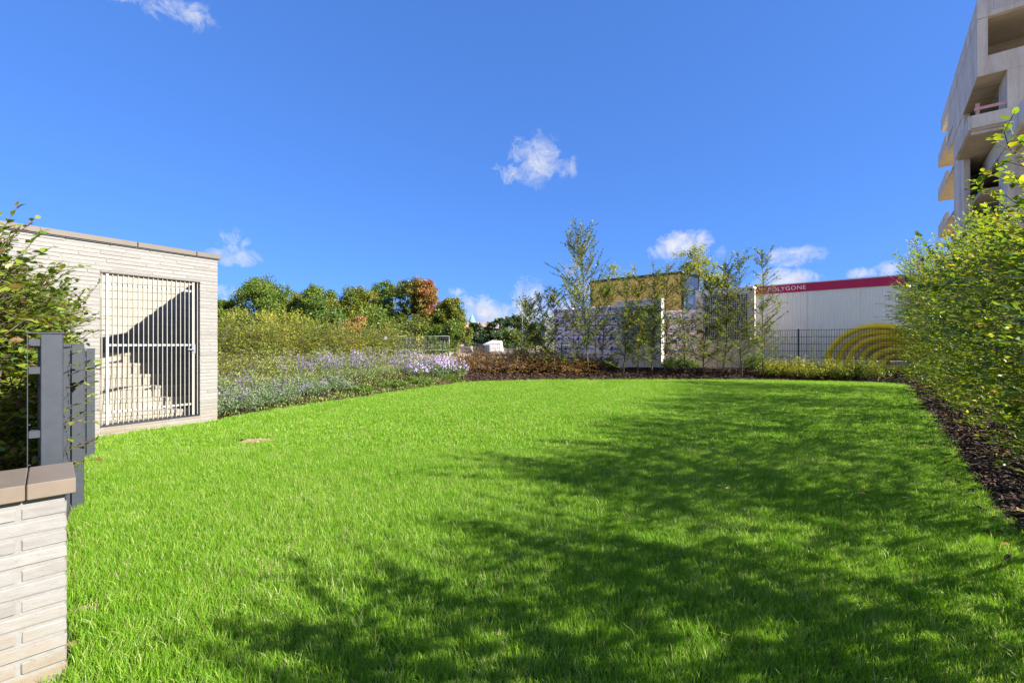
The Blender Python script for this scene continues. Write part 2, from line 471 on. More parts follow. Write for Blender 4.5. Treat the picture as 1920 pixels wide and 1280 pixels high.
M['catmint'] = leaf_mat('grey_green_leaf', [(0.0, (0.08, 0.12, 0.06)), (0.45, (0.15, 0.215, 0.10)), (0.84, (0.25, 0.32, 0.16)), (0.93, (0.30, 0.24, 0.36)), (1.0, (0.32, 0.25, 0.40))], 0.30, rough=.6, spec=.15)
M['ground_leaf'] = leaf_mat('low_green_leaf', [(0.0, (0.05, 0.10, 0.015)), (0.5, (0.11, 0.19, 0.025)), (1.0, (0.22, 0.30, 0.04))], 0.36)
M['bed_green'] = leaf_mat('mixed_bed_leaf', [(0.0, (0.08, 0.13, 0.03)), (0.4, (0.17, 0.23, 0.06)), (0.75, (0.26, 0.31, 0.07)), (1.0, (0.38, 0.34, 0.09))], 0.4)
M['sage_flower'] = leaf_mat('lavender_flower', [(0.0, (0.19, 0.12, 0.34)), (0.5, (0.31, 0.22, 0.48)), (1.0, (0.44, 0.35, 0.58))], 0.3)
M['aster_flower'] = leaf_mat('lilac_flower', [(0.0, (0.22, 0.13, 0.36)), (0.5, (0.38, 0.27, 0.52)), (0.88, (0.52, 0.42, 0.62)), (1.0, (0.60, 0.45, 0.10))], 0.3)
M['red_shrub'] = leaf_mat('russet_leaf', [(0.0, (0.12, 0.12, 0.03)), (0.3, (0.28, 0.21, 0.05)), (0.6, (0.36, 0.18, 0.07)), (0.85, (0.38, 0.12, 0.07)), (1.0, (0.2, 0.08, 0.06))], 0.32)
M['fallen'] = leaf_mat('fallen_leaf', [(0.0, (0.16, 0.07, 0.03)), (0.5, (0.30, 0.17, 0.06)), (0.8, (0.30, 0.28, 0.06)), (1.0, (0.42, 0.34, 0.20))], 0.15)

def grass_material():
    m, nt, b = new_mat('grass_blade')
    a = nt.nodes.new('ShaderNodeAttribute')
    a.attribute_name = 'hue'
    big = noise(nt, 0.9, 5, 0.65)
    oi = nt.nodes.new('ShaderNodeObjectInfo')
    f = nt.nodes.new('ShaderNodeMath'); f.operation = 'MULTIPLY_ADD'
    nt.links.new(big, f.inputs[0]); f.inputs[1].default_value = 0.42
    nt.links.new(a.outputs['Fac'], f.inputs[2])
    f2 = nt.nodes.new('ShaderNodeMath'); f2.operation = 'MULTIPLY_ADD'
    nt.links.new(oi.outputs['Random'], f2.inputs[0]); f2.inputs[1].default_value = 0.10
    nt.links.new(f.outputs[0], f2.inputs[2])
    col = ramp(nt, [(0.05, (0.058, 0.155, 0.008)), (0.40, (0.128, 0.285, 0.014)), (0.70, (0.205, 0.385, 0.022)), (0.86, (0.29, 0.44, 0.045)), (0.93, (0.42, 0.45, 0.15)), (1.0, (0.52, 0.47, 0.27))], f2.outputs[0])
    nt.links.new(col, b.inputs['Base Color'])
    b.inputs['Roughness'].default_value = 0.42
    b.inputs['Specular IOR Level'].default_value = 0.32
    t = nt.nodes.new('ShaderNodeBsdfTranslucent')
    nt.links.new(mixc(nt, 1.0, col, (1.35, 1.35, 0.7), 'MULTIPLY'), t.inputs['Color'])
    ms = nt.nodes.new('ShaderNodeMixShader')
    ms.inputs[0].default_value = 0.42
    nt.links.new(b.outputs[0], ms.inputs[1]); nt.links.new(t.outputs[0], ms.inputs[2])
    nt.links.new(ms.outputs[0], nt.nodes['Material Output'].inputs['Surface'])
    return m
M['grass'] = grass_material()

# ---------------------------------------------------------------- leaves
def leaf_mesh(name, P, D, N, L, W, hue, detail=2):
    P = np.asarray(P); D = nrm(D); S = nrm(np.cross(D, N)); N = np.cross(S, D)
    L = np.asarray(L)[:, None]; W = np.asarray(W)[:, None]
    n = len(P)
    if detail == 2:
        V = np.stack([P, P + .46 * L * D + .5 * W * S + .12 * W * N, P + L * D, P + .46 * L * D - .5 * W * S + .12 * W * N], 1)
        base = (np.arange(n) * 4)[:, None]
        loops = np.concatenate([base + [0, 1, 2], base + [0, 2, 3]], 1).ravel()
        tot = np.full(2 * n, 3)
        hu = np.repeat(hue, 2)
        return raw_mesh(name, V.reshape(-1, 3), loops, tot, hu)
    V = np.stack([P,
                  P + .28 * L * D + .44 * W * S + .10 * W * N, P + .62 * L * D + .46 * W * S + .10 * W * N,
                  P + L * D - .10 * L * N,
                  P + .62 * L * D - .46 * W * S + .10 * W * N, P + .28 * L * D - .44 * W * S + .10 * W * N,
                  P + .5 * L * D], 1)
    base = (np.arange(n) * 7)[:, None]
    loops = np.concatenate([base + [0, 1, 6], base + [1, 2, 6], base + [2, 3, 6], base + [3, 4, 6], base + [4, 5, 6], base + [5, 0, 6]], 1).ravel()
    return raw_mesh(name, V.reshape(-1, 3), loops, np.full(6 * n, 3), np.repeat(hue, 6))

def twig_mesh(name, A, B, C, r0, r1):
    """many three-sided twigs: A start, B middle, C end"""
    n = len(A)
    rings = []
    for P, r in ((A, r0), (B, (r0 + r1) / 2), (C, r1)):
        T = nrm(C - A)
        ref = np.where(np.abs(T[:, 2:3]) < .9, np.array([[0, 0, 1.0]]), np.array([[1.0, 0, 0]]))
        U = nrm(np.cross(T, ref)); Wv = np.cross(T, U)
        r = np.broadcast_to(np.asarray(r, float), (n,))[:, None]
        for k in range(3):
            an = 2 * math.pi * k / 3
            rings.append(P + r * (math.cos(an) * U + math.sin(an) * Wv))
    V = np.stack(rings, 1).reshape(-1, 3)
    b = (np.arange(n) * 9)[:, None]
    q = []
    for i in range(2):
        for k in range(3):
            k2 = (k + 1) % 3
            q.append(b + [3 * i + k, 3 * i + k2, 3 * i + 3 + k2, 3 * i + 3 + k])
    loops = np.concatenate(q, 1).ravel()
    return raw_mesh(name, V, loops, np.full(6 * n, 4), smooth=True)

def leaves_on_twigs(rng, A, B, C, spacing, L0, L1, wr=0.58, start=0.12, updroop=0.0):
    """alternate leaves along quadratic twigs; returns P, D, N, L, W"""
    ln = np.linalg.norm(C - A, axis=1)
    cnt = np.maximum((ln / spacing).astype(int), 2)
    idx = np.repeat(np.arange(len(A)), cnt)
    pos = np.concatenate([(np.arange(c) + rng.rand()) / c for c in cnt])
    t = start + (1 - start) * np.clip(pos, 0, 1)
    a, b, c = A[idx], B[idx], C[idx]
    # quadratic through A, B (middle), C
    k = 2 * b - 0.5 * (a + c)
    tt = t[:, None]
    P = (1 - tt) ** 2 * a + 2 * tt * (1 - tt) * k + tt ** 2 * c
    T = nrm(2 * (1 - tt) * (k - a) + 2 * tt * (c - k))
    up = np.array([[0, 0, 1.0]])
    S = nrm(np.cross(T, up) + 1e-4)
    side = np.where(np.arange(len(t)) % 2 == 0, 1.0, -1.0)[:, None]
    D = nrm(T * rng.uniform(.25, .9, (len(t), 1)) + S * side * rng.uniform(.5, 1.0, (len(t), 1)) + rng.normal(0, .22, (len(t), 3)) + up * updroop)
    N = nrm(up + rng.normal(0, .38, (len(t), 3)))
    L = rng.uniform(L0, L1, len(t)) * rng.uniform(.72, 1.22, len(A))[idx]
    return P, D, N, L, L * wr * rng.uniform(.88, 1.12, len(t)), idx

# ---------------------------------------------------------------- ground plan
LAWN = np.array([(-2.1, -1.6), (-1.93, 1.2), (-1.885, 1.93), (-2.12, 2.17), (-2.60, 2.55), (-3.70, 3.86), (-5.24, 5.60), (-6.2, 6.80), (-5.30, 8.22), (-5.38, 8.42),
                 (-5.07, 9.4), (-4.5, 10.66), (-3.75, 12.3), (-2.73, 14.56), (-1.92, 16.3), (-1.19, 16.92), (.82, 17.5), (5.0, 17.75), (9.7, 17.5), (12.3, 16.85),
                 (13.2, 16.2), (13.4, 15.55), (13.15, 15.0), (8.72, 9.55), (6.2, 6.45), (4.45, 4.3), (3.68, 3.27), (1.08, 0.0), (-.2, -1.6)])
def inside(P, poly):
    x, y = P[:, 0], P[:, 1]
    r = np.zeros(len(P), bool)
    n = len(poly)
    for i in range(n):
        x0, y0 = poly[i]; x1, y1 = poly[(i + 1) % n]
        c = ((y0 > y) != (y1 > y))
        with np.errstate(divide='ignore', invalid='ignore'):
            xi = (x1 - x0) * (y - y0) / (y1 - y0 + 1e-12) + x0
        r ^= c & (x < xi)
    return r
def poly_dist(P, poly):
    d = np.full(len(P), 1e9)
    n = len(poly)
    for i in range(n):
        a = poly[i]; b = poly[(i + 1) % n]
        ab = b - a
        t = np.clip(((P - a) @ ab) / (ab @ ab), 0, 1)
        d = np.minimum(d, np.linalg.norm(P - (a + t[:, None] * ab), axis=1))
    return np.where(inside(P, poly), -d, d)
def height(P, base=0.0):
    P = np.atleast_2d(np.asarray(P, float))
    d = poly_dist(P, LAWN)
    w = ss(8.5, 14, P[:, 1])
    return w * (.26 * ss(base, base + 1.5, d) + .30 * ss(3, 9, d)) + (1 - w) * .03 * ss(base, base + .8, d)
def gz(x, y):
    return float(height([(x, y)])[0])

def grow(a, b, step, far, sign):
    out = []
    s = step; x = b if sign > 0 else a
    while abs(x) < far:
        s *= 1.35; x += sign * s; out.append(x)
    return out
xs = np.array(sorted(grow(-24, 30, .5, 2500, -1)) + list(np.arange(-24, 30.01, .5)) + grow(-24, 30, .5, 2500, 1))
ys = np.array(sorted(grow(-8, 46, .5, 400, -1)) + list(np.arange(-8, 46.01, .5)) + grow(-8, 46, .5, 3000, 1))
gx, gy = np.meshgrid(xs, ys)
gp = np.stack([gx.ravel(), gy.ravel()], 1)
gzv = height(gp, 0.7)
dl = poly_dist(gp, LAWN)
gzv += ss(6, 12, dl) * (RNG.rand(len(gp)) - .5) * .10 * (np.abs(gp).max(1) < 60)
gzv = np.where(dl < 0.7, np.minimum(gzv, 0.0), gzv)
nx, ny = len(xs), len(ys)
ii = (np.arange(ny - 1)[:, None] * nx + np.arange(nx - 1)[None]).ravel()
gl = np.stack([ii, ii + 1, ii + nx + 1, ii + nx], 1)
ground = link('ground', raw_mesh('ground', np.column_stack([gp, gzv]), gl, np.full(len(gl), 4), smooth=True), None, M['ground'])
tag(ground, 'bare brown earth of the building site beyond the garden', None, None, 'structure')

me = bpy.data.meshes.new('lawn')
me.from_pydata([(p[0], p[1], .006) for p in LAWN], [], [tuple(range(len(LAWN)))])
lawn = link('lawn', me, None, M['lawn'])
tag(lawn, 'soil under the bright green garden lawn', None, None, 'structure')

# mulch bed: fine grid around the lawn
st = .11
mxs = np.arange(-9.5, 17.6, st); mys = np.arange(-3, 20.5, st)
cxg, cyg = np.meshgrid(mxs, mys)
mp = np.stack([cxg.ravel(), cyg.ravel()], 1)
md = poly_dist(mp, LAWN)
EA = np.array([.62, .78]); EB = np.array([.78, -.62])
FU = np.array([0.52, 0.854]); FN = np.array([0.854, -0.52]); FC = np.array([-5.33, 8.24])
def in_building(P):
    q = P - FC
    return (q @ FN < .02) & (q @ FU < .05)
ok = (md > -.06) & (md < 2.6) & ~in_building(mp) & ((mp[:, 1] > 8.3) | (mp[:, 0] - (mp[:, 1] * .8) > .2))
mz = height(mp, 0.0) + .016 + .05 * ss(.05, .5, md) * RNG.rand(len(mp)) + .03 * ss(.05, .6, md)
mz = np.where(md < 0.02, 0.0, mz)
mnx = len(mxs)
ii = (np.arange(len(mys) - 1)[:, None] * mnx + np.arange(mnx - 1)[None]).ravel()
q = np.stack([ii, ii + 1, ii + mnx + 1, ii + mnx], 1)
q = q[ok[q].all(1)]
mulch = link('mulch_bed', raw_mesh('mulch_bed', np.column_stack([mp, mz]), q, np.full(len(q), 4), smooth=True), None, M['mulch'])
tag(mulch, 'dark brown bark mulch bed round the lawn', None, None, 'structure')

# ---------------------------------------------------------------- instanced stuff (grass, chips)
def instancer(name, P, rot, scale, variants, label):
    me = bpy.data.meshes.new(name)
    me.vertices.add(len(P))
    me.vertices.foreach_set('co', np.ascontiguousarray(P, np.float32).ravel())
    a = me.attributes.new('rot', 'FLOAT_VECTOR', 'POINT'); a.data.foreach_set('vector', np.ascontiguousarray(rot, np.float32).ravel())
    a = me.attributes.new('sc', 'FLOAT_VECTOR', 'POINT'); a.data.foreach_set('vector', np.ascontiguousarray(scale, np.float32).ravel())
    o = link(name, me)
    coll = bpy.data.collections.new(name + '_variants')
    for v in variants:
        coll.objects.link(v)
    ng = bpy.data.node_groups.new(name + '_nodes', 'GeometryNodeTree')
    ng.interface.new_socket('Geometry', in_out='INPUT', socket_type='NodeSocketGeometry')
    ng.interface.new_socket('Geometry', in_out='OUTPUT', socket_type='NodeSocketGeometry')
    gi = ng.nodes.new('NodeGroupInput'); go = ng.nodes.new('NodeGroupOutput')
    ci = ng.nodes.new('GeometryNodeCollectionInfo')
    ci.inputs['Collection'].default_value = coll
    ci.inputs['Separate Children'].default_value = True
    ci.inputs['Reset Children'].default_value = True
    ip = ng.nodes.new('GeometryNodeInstanceOnPoints')
    ip.inputs['Pick Instance'].default_value = True
    nr = ng.nodes.new('GeometryNodeInputNamedAttribute'); nr.data_type = 'FLOAT_VECTOR'; nr.inputs['Name'].default_value = 'rot'
    ns = ng.nodes.new('GeometryNodeInputNamedAttribute'); ns.data_type = 'FLOAT_VECTOR'; ns.inputs['Name'].default_value = 'sc'
    e2r = ng.nodes.new('FunctionNodeEulerToRotation')
    L = ng.links.new
    L(gi.outputs[0], ip.inputs['Points'])
    L(ci.outputs[0], ip.inputs['Instance'])
    L(nr.outputs['Attribute'], e2r.inputs[0])
    L(e2r.outputs[0], ip.inputs['Rotation'])
    L(ns.outputs['Attribute'], ip.inputs['Scale'])
    L(ip.outputs[0], go.inputs[0])
    md_ = o.modifiers.new('scatter', 'NODES')
    md_.node_group = ng
    tag(o, label, None, None, 'stuff')
    return o

def grass_clump(rng, n, R, h0, h1, w0, w1, straw=.05):
    base = np.zeros((n, 3)); a = rng.uniform(0, 2 * math.pi, n); r = R * np.sqrt(rng.rand(n))
    base[:, 0] = r * np.cos(a); base[:, 1] = r * np.sin(a)
    h = rng.uniform(h0, h1, n) * rng.uniform(.75, 1.1, n)
    lean = rng.normal(0, .28, (n, 2)); lean2 = lean * rng.uniform(1.2, 2.6, (n, 1))
    wd = rng.uniform(0, math.pi, n); w = rng.uniform(w0, w1, n)
    S = np.stack([np.cos(wd), np.sin(wd), np.zeros(n)], 1) * w[:, None] * .5
    mid = base + np.column_stack([lean * h[:, None] * .5, h * .55])
    tip = base + np.column_stack([lean2 * h[:, None] * .75, h * (1 - .12 * np.linalg.norm(lean2, axis=1))])
    V = np.stack([base - S, base + S, mid + S * .9, mid - S * .9, tip], 1).reshape(-1, 3)
    b = (np.arange(n) * 5)[:, None]
    loops = np.concatenate([b + [0, 1, 2, 3], b + [3, 2, 4]], 1).ravel()
    tot = np.tile([4, 3], n)
    hue = rng.uniform(.08, .66, n)
    hue = np.where(rng.rand(n) < straw, rng.uniform(.86, .98, n), hue)
    return raw_mesh('grass_clump', V, loops, tot, np.repeat(hue, 2))
def variant(name, me, mat):
    me.materials.append(mat)
    return bpy.data.objects.new(name, me)

PATCH = [(gr(480, 829), .30, .17), (gr(158, 1143), .07, .045), (gr(146, 1205), .055, .045), (gr(140, 1075), .035, .05)]
def scatter_grid(step, ymin, ymax, jit=.9):
    X, Yv = np.meshgrid(np.arange(-6.6, 13.7, step), np.arange(ymin, ymax, step))
    P = np.stack([X.ravel(), Yv.ravel()], 1)
    P = P + (RNG.rand(*P.shape) - .5) * step * jit
    keep = poly_dist(P, LAWN) < -.015
    # keep what the frame can see, with a wide margin
    keep &= (np.abs(P[:, 0]) < 1.35 * np.maximum(P[:, 1], 0) + 1.6) & (P[:, 1] > .4)
    for c, rx, ry in PATCH:
        keep &= (((P - c) / [rx, ry]) ** 2).sum(1) > RNG.uniform(.55, 1.3, len(P))
    return P[keep]
g1 = scatter_grid(.058, .4, 6.0)
g2 = scatter_grid(.095, 6.0, 18.2)
r_ = np.random.RandomState(3)
nearv = [variant('grass_clump', grass_clump(r_, 92, .062, .030, .070, .0015, .0031, .022), M['grass']) for _ in range(6)]
nearv.append(variant('grass_clump', grass_clump(r_, 74, .062, .04, .095, .0018, .0034, .035), M['grass']))
farv = [variant('grass_clump', grass_clump(r_, 84, .10, .030, .064, .0038, .0066, .035), M['grass']) for _ in range(5)]
def grass_obj(name, P, variants, label, base):
    n = len(P)
    # low-frequency height variation, tufts
    ph = np.sin(P[:, 0] * 2.1 + 1.3 * np.sin(P[:, 1] * 1.7)) * np.cos(P[:, 1] * 2.6 + np.sin(P[:, 0] * 3.1))
    s = base * (1 + .10 * ph) * RNG.uniform(.82, 1.2, n)
    sz = s * RNG.uniform(.8, 1.25, n)
    rot = np.column_stack([RNG.normal(0, .10, n), RNG.normal(0, .10, n), RNG.uniform(0, 6.283, n)])
    return instancer(name, np.column_stack([P, np.full(n, .004)]), rot, np.column_stack([s, s, sz]), variants, label)
grass_obj('lawn_grass', g1, nearv, 'long green grass blades of the near lawn', .95)
grass_obj('lawn_grass', g2, farv, 'green grass blades of the far lawn', .95)

def patch_sheet(c, rx, ry, seed):
    r = np.random.RandomState(seed)
    n = 22
    v = []
    for q, (f, h) in enumerate(((1.0, .006), (.75, .022), (.45, .038))):
        v += [(c[0] + f * rx * r.uniform(.75, 1.1) * math.cos(2 * math.pi * k / n), c[1] + f * ry * r.uniform(.75, 1.1) * math.sin(2 * math.pi * k / n), h * r.uniform(.7, 1.3) * min(1, rx / .2)) for k in range(n)]
    v.append((c[0], c[1], .04 * min(1, rx / .2)))
    f = [(q * n + k, q * n + (k + 1) % n, q * n + n + (k + 1) % n, q * n + n + k) for q in range(2) for k in range(n)] + [(2 * n + k, 2 * n + (k + 1) % n, 3 * n) for k in range(n)]
    m = bpy.data.meshes.new('bare_patch')
    m.from_pydata(v, [], f)
    o = link('bare_patch', m, None, M['straw'])
    return o
for k, ((c, rx, ry), lb) in enumerate(zip(PATCH, ('dry straw coloured bare patch in the lawn near the gate', 'dry patch beside the low brick wall, the upper one', 'dry patch at the foot of the low brick wall', 'thin bare strip along the low wall end'))):
    o = patch_sheet(c, rx, ry, k)
    tag(o, lb, None, None, 'structure')

# bark chips and fallen leaves on the mulch
def chip(rng, L, W, T):
    m = MB()
    z = T
    v = []
    pts = [(-L, -W * .6), (-L * .4, -W), (L * .5, -W * .8), (L, -W * .1), (L * .7, W * .7), (-L * .2, W), (-L * .9, W * .5)]
    poly = [(x * rng.uniform(.8, 1.1), y * rng.uniform(.8, 1.1), rng.uniform(-.2, .2) * T) for x, y in pts]
    m.prism(poly, (0, 0, T))
    return m.mesh('bark_chip')
M['chip1'] = pmat('chip_dark', (0.048, 0.026, 0.016), (0.026, 0.014, 0.010), 0.85, 60, spec=.25)
M['chip2'] = pmat('chip_brown', (0.095, 0.050, 0.030), (0.055, 0.029, 0.018), 0.85, 60, spec=.25)
M['chip3'] = pmat('chip_grey', (0.115, 0.082, 0.058), (0.07, 0.05, 0.035), 0.85, 60, spec=.25)
chips = []
for k in range(9):
    chips.append(variant('bark_chip', chip(r_, r_.uniform(.018, .04), r_.uniform(.007, .014), r_.uniform(.004, .009)), M[('chip1', 'chip1', 'chip2', 'chip1', 'chip2', 'chip1', 'chip3', 'chip2', 'chip1')[k]]))
vis = ok & (md > .0) & (md < 2.3) & ((mp[:, 1] > 15) | (mp[:, 0] > 2.2))
cand = np.where(vis)[0]
near = mp[cand, 1] < 9
cp = np.concatenate([np.repeat(cand[near], 9), np.repeat(cand[~near], 4)])
CPx = mp[cp] + (RNG.rand(len(cp), 2) - .5) * st * 1.2
cz = mz[cp] + .012 + RNG.rand(len(cp)) * .015
edge = np.where((md > -.22) & (md < 0) & ((mp[:, 1] > 15) | (mp[:, 0] > 2.2)) & (mp[:, 1] > 0))[0]
edge = RNG.choice(edge, 420)
CPx = np.concatenate([CPx, mp[edge] + (RNG.rand(420, 2) - .5) * .12]); cz = np.concatenate([cz, RNG.uniform(.02, .045, 420)])
cp = np.concatenate([cp, edge])
n = len(cp)
srt = RNG.uniform(.7, 1.5, n) * np.where(CPx[:, 1] > 9, 1.7, 1.0)
instancer('bark_chips', np.column_stack([CPx, cz]), np.column_stack([RNG.normal(0, .35, n), RNG.normal(0, .35, n), RNG.uniform(0, 6.28, n)]), np.column_stack([srt] * 3), chips, 'loose dark bark chips spread over the planting bed')
fl = np.where(ok & (md > .02) & (md < 1.2) & (mp[:, 0] > 2.2) & (mp[:, 1] < 14))[0]
fl = RNG.choice(fl, 860)
FP = np.column_stack([mp[fl] + (RNG.rand(860, 2) - .5) * .1, mz[fl] + .03])
fx = RNG.uniform(.5, 9, 40); FP = np.concatenate([FP, np.column_stack([3.3 + .62 * fx - RNG.rand(40) ** 2 * 3.2, 2.6 + .78 * fx, np.full(40, .055)])])
link('fallen_leaves', leaf_mesh('fallen_leaves', FP, np.column_stack([RNG.normal(0, 1, (900, 2)), RNG.normal(0, .15, 900)]), nrm(np.array([[0, 0, 1.]]) + RNG.normal(0, .3, (900, 3))), RNG.uniform(.04, .07, 900), RNG.uniform(.025, .04, 900), RNG.rand(900), 4), None, M['fallen'], 'stuff', 'fallen brown and yellow leaves on the mulch')

# ---------------------------------------------------------------- brick bonds
def brick_mesh(L, D, Hh, seed, sharp=False):
    r = np.random.RandomState(seed)
    b = .004
    m = MB()
    m.box(-L / 2, -D, 0, L / 2, 0, Hh, b)
    # hand-made unevenness
    m.v = [(x + r.normal(0, .0012), y + r.normal(0, .0008) * (1 if y < -D * .5 else 1.6), z + r.normal(0, .0011)) for x, y, z in m.v]
    return m.mesh('brick')
BRICKS = {}
def brick(L, D, Hh, rng):
    key = (round(L, 3), D, Hh, rng.randint(0, 3))
    if key not in BRICKS:
        BRICKS[key] = brick_mesh(key[0], D, Hh, hash(key) % 9999)
        BRICKS[key].materials.append(M['brick'])
    return BRICKS[key]
def lay_course(spans, off, Lb, j, rng, wild=True):
    """spans: list of (x0, x1) clear intervals; returns brick (x0, x1) pieces"""
    out = []
    for (a, b) in spans:
        x = a - off
        while x < b - .01:
            l = Lb
            x0, x1 = max(x, a), min(x + l, b)
            if x1 - x0 > .07:
                out.append((x0, x1))
            elif out and x1 - x0 > 0 and abs(out[-1][1] + j - x0) < .02:
                out[-1] = (out[-1][0], x1)
            x += l + j
    return out

# ---------------------------------------------------------------- entrance building at the left
FR = math.atan2(FU[1], FU[0])
# local frame: +x runs along the wall towards the far corner (x = 0), y = outward is -y
bld = thing('brick_entrance_building', 'low pale brick building with flat roof and barred opening at the left', 'building', (FC[0], FC[1], 0), FR)
OX0, OX1, OZ0, OZ1 = -1.65, -.29, .144, 2.50
WT = .30
WALLH = 2.93
core = MB()
core.box(-6, .0055, -.1, OX0, WT, WALLH)
core.box(OX1, .0055, -.1, -.005, WT, WALLH)
core.box(OX0, .0055, OZ1, OX1, WT, WALLH)
core.box(OX0, .0055, -.1, OX1, WT, OZ0)
core.build('wall', M['mortar'], bld)
# rear block of the building and side wall of the stair
bx('roof_block', M['mortar'], bld, -6, WT, -.1, OX0 - .002, 5.6, 2.90, label='rear part of the building behind the facade')
SA = nrm(-FN + .44 * FU); SB = np.array([SA[1], -SA[0]])     # the stair runs askew behind the facade
SJ = FC - .29 * FU
SROT = math.atan2(SA[1], SA[0]) - FR
def stair_clip(poly, mmin=.12, umin=-1.64):
    """clip a polygon (along stair, to the left) against the facade and the left block"""
    for (cx_, cy_, c0) in ((SA @ -FN, SB @ FN, mmin), (SA @ FU, -(SB @ FU), umin + .29)):
        out = []
        for i in range(len(poly)):
            p, q = poly[i], poly[(i + 1) % len(poly)]
            dp = p[0] * cx_ + p[1] * cy_ - c0; dq = q[0] * cx_ + q[1] * cy_ - c0
            if dp >= 0: out.append(p)
            if dp * dq < 0:
                t = dp / (dp - dq); out.append((p[0] + t * (q[0] - p[0]), p[1] + t * (q[1] - p[1])))
        poly = out
        if len(poly) < 3: return []
    return poly
ssw = bx('stair_side_wall', M['mortar'], bld, .36, -.20, -.1, 5.4, -.012, WALLH)
ssw.location = (-.29, 0, 0); ssw.rotation_euler = (0, 0, SROT)
rb = np.random.RandomState(11)
PITCH, BH, BL, BJ = .0602, .0482, .49, .012
ncourse = int(WALLH / PITCH)
stuffb = MB()
for k in range(ncourse + 1):
    z = k * PITCH - .012
    if z + BH > WALLH: break
    zc = z + BH / 2
    if zc < OZ0 or zc > OZ1:
        spans = [(-6, 0.0)]
        if zc < OZ0: spans = [(-6, OX0 - .006), (OX0 + .006, OX1 - .006), (OX1 + .006, 0.0)]
    else:
        spans = [(-6, OX0), (OX1, 0.0)]
    off = [0, .25, .12, .37, .19, .31][k % 6] + rb.uniform(-.05, .05)
    for (a, b) in lay_course(spans, off, BL, BJ, rb):
        if b < -3.0:
            stuffb.box(a, 0, z, b, .03, z + BH, .004)
            continue
        o = bpy.data.objects.new('brick', brick(b - a, .05, BH, rb))
        COL.objects.link(o)
        o.parent = bld
        o.location = ((a + b) / 2, .05 + rb.uniform(-.0025, .002), z)
stuffb.build('brick_courses', M['brick'], bld, 'stuff')
# bricks of the stair's side wall, seen through the bars
rw = np.random.RandomState(12)
nsidew = 0
side = MB()
for k in range(ncourse + 1):
    z = k * PITCH - .012
    if z + BH > WALLH: break
    off = [0, .25, .12, .37][k % 4]
    for (a, b) in lay_course([(.37, 5.4)], off, BL, BJ, rw):
        side.box(a, -.03, z, b, .0, z + BH, .003)
swb = side.build('stair_wall_bricks', M['brick'], bld, 'stuff')
swb.location = (-.29, 0, 0); swb.rotation_euler = (0, 0, SROT)
for (a, b) in ((-6, -3.2), (-3.19, -1.2), (-1.19, -.36), (-.35, .035)):
    bx('coping', M['coping_metal'], bld, a, -.035, WALLH + .004, b, WT + .03, WALLH + .085, .004)
bx('drip_edge', M['cabin_dark'], bld, -6, -.020, WALLH - .012, .02, WT, WALLH + .004)
scp = bx('coping', M['coping_metal'], bld, .42, -.215, WALLH + .004, 5.4, .03, WALLH + .085, .004, label='coping on the side wall of the stair')
scp.location = (-.29, 0, 0); scp.rotation_euler = (0, 0, SROT)
# reveals, threshold
bx('threshold', M['cabin_dark'], bld, OX0 + .002, -.004, OZ0 + .002, OX1 - .002, WT - .01, OZ0 + .014)
bx('reveal', M['coping_metal'], bld, OX0 + .001, .0135, OZ0, OX0 + .012, WT, OZ1 - .002)
bx('lintel_soffit', M['coping_metal'], bld, OX0 + .014, .004, OZ1 - .016, OX1 - .002, WT, OZ1 - .001)

# staircase: each step its own part
stair = thing('concrete_staircase', 'pale concrete stairs rising behind the barred gate', 'stairs', (SJ[0], SJ[1], 0), math.atan2(SA[1], SA[0]))
rs = np.random.RandomState(4)
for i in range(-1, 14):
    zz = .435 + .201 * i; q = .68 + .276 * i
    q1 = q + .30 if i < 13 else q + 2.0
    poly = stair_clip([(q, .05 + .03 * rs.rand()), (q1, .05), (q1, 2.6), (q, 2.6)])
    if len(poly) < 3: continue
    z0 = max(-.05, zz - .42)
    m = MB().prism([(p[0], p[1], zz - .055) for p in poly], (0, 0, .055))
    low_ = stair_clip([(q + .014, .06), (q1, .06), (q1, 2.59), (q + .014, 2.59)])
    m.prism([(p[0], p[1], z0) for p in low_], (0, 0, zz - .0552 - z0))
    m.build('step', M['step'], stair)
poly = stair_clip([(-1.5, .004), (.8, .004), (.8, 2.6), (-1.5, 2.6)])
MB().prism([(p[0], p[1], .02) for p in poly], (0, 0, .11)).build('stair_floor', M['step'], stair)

# gate: white flat bars
gate = thing('barred_gate', 'white steel gate of upright flat bars in the brick opening', 'gate', (FC[0], FC[1], 0), FR)
nb = 21
for i in range(nb):
    x = OX0 + .03 + (OX1 - OX0 - .06) * i / (nb - 1)
    wide = .034 if i in (1, nb - 2) else .008
    d0 = .012 if wide < .02 else .02
    bx('bar', M['gate_paint'], gate, x - wide / 2, .020, OZ0 + .03, x + wide / 2, .040 + d0 * .4, OZ1 - .03)
for zr in (.36, 1.385, 2.32):
    bx('rail', M['gate_paint'], gate, OX0 + .085, .052, zr - .016, OX1 - .085, .082, zr + .016)
hx = OX1 - .03 - (OX1 - OX0 - .06) / (nb - 1)
bx('lock_case', M['galv'], gate, hx - .025, .010, 1.24, hx + .025, .0195, 1.40)
bx('handle', M['galv'], gate, hx - .10, -.025, 1.30, hx + .01, -.008, 1.318)
for zr in (.42, 2.1):
    bx('hinge', M['gate_paint'], gate, OX0 + .014, .03, zr, OX0 + .024, .06, zr + .22)

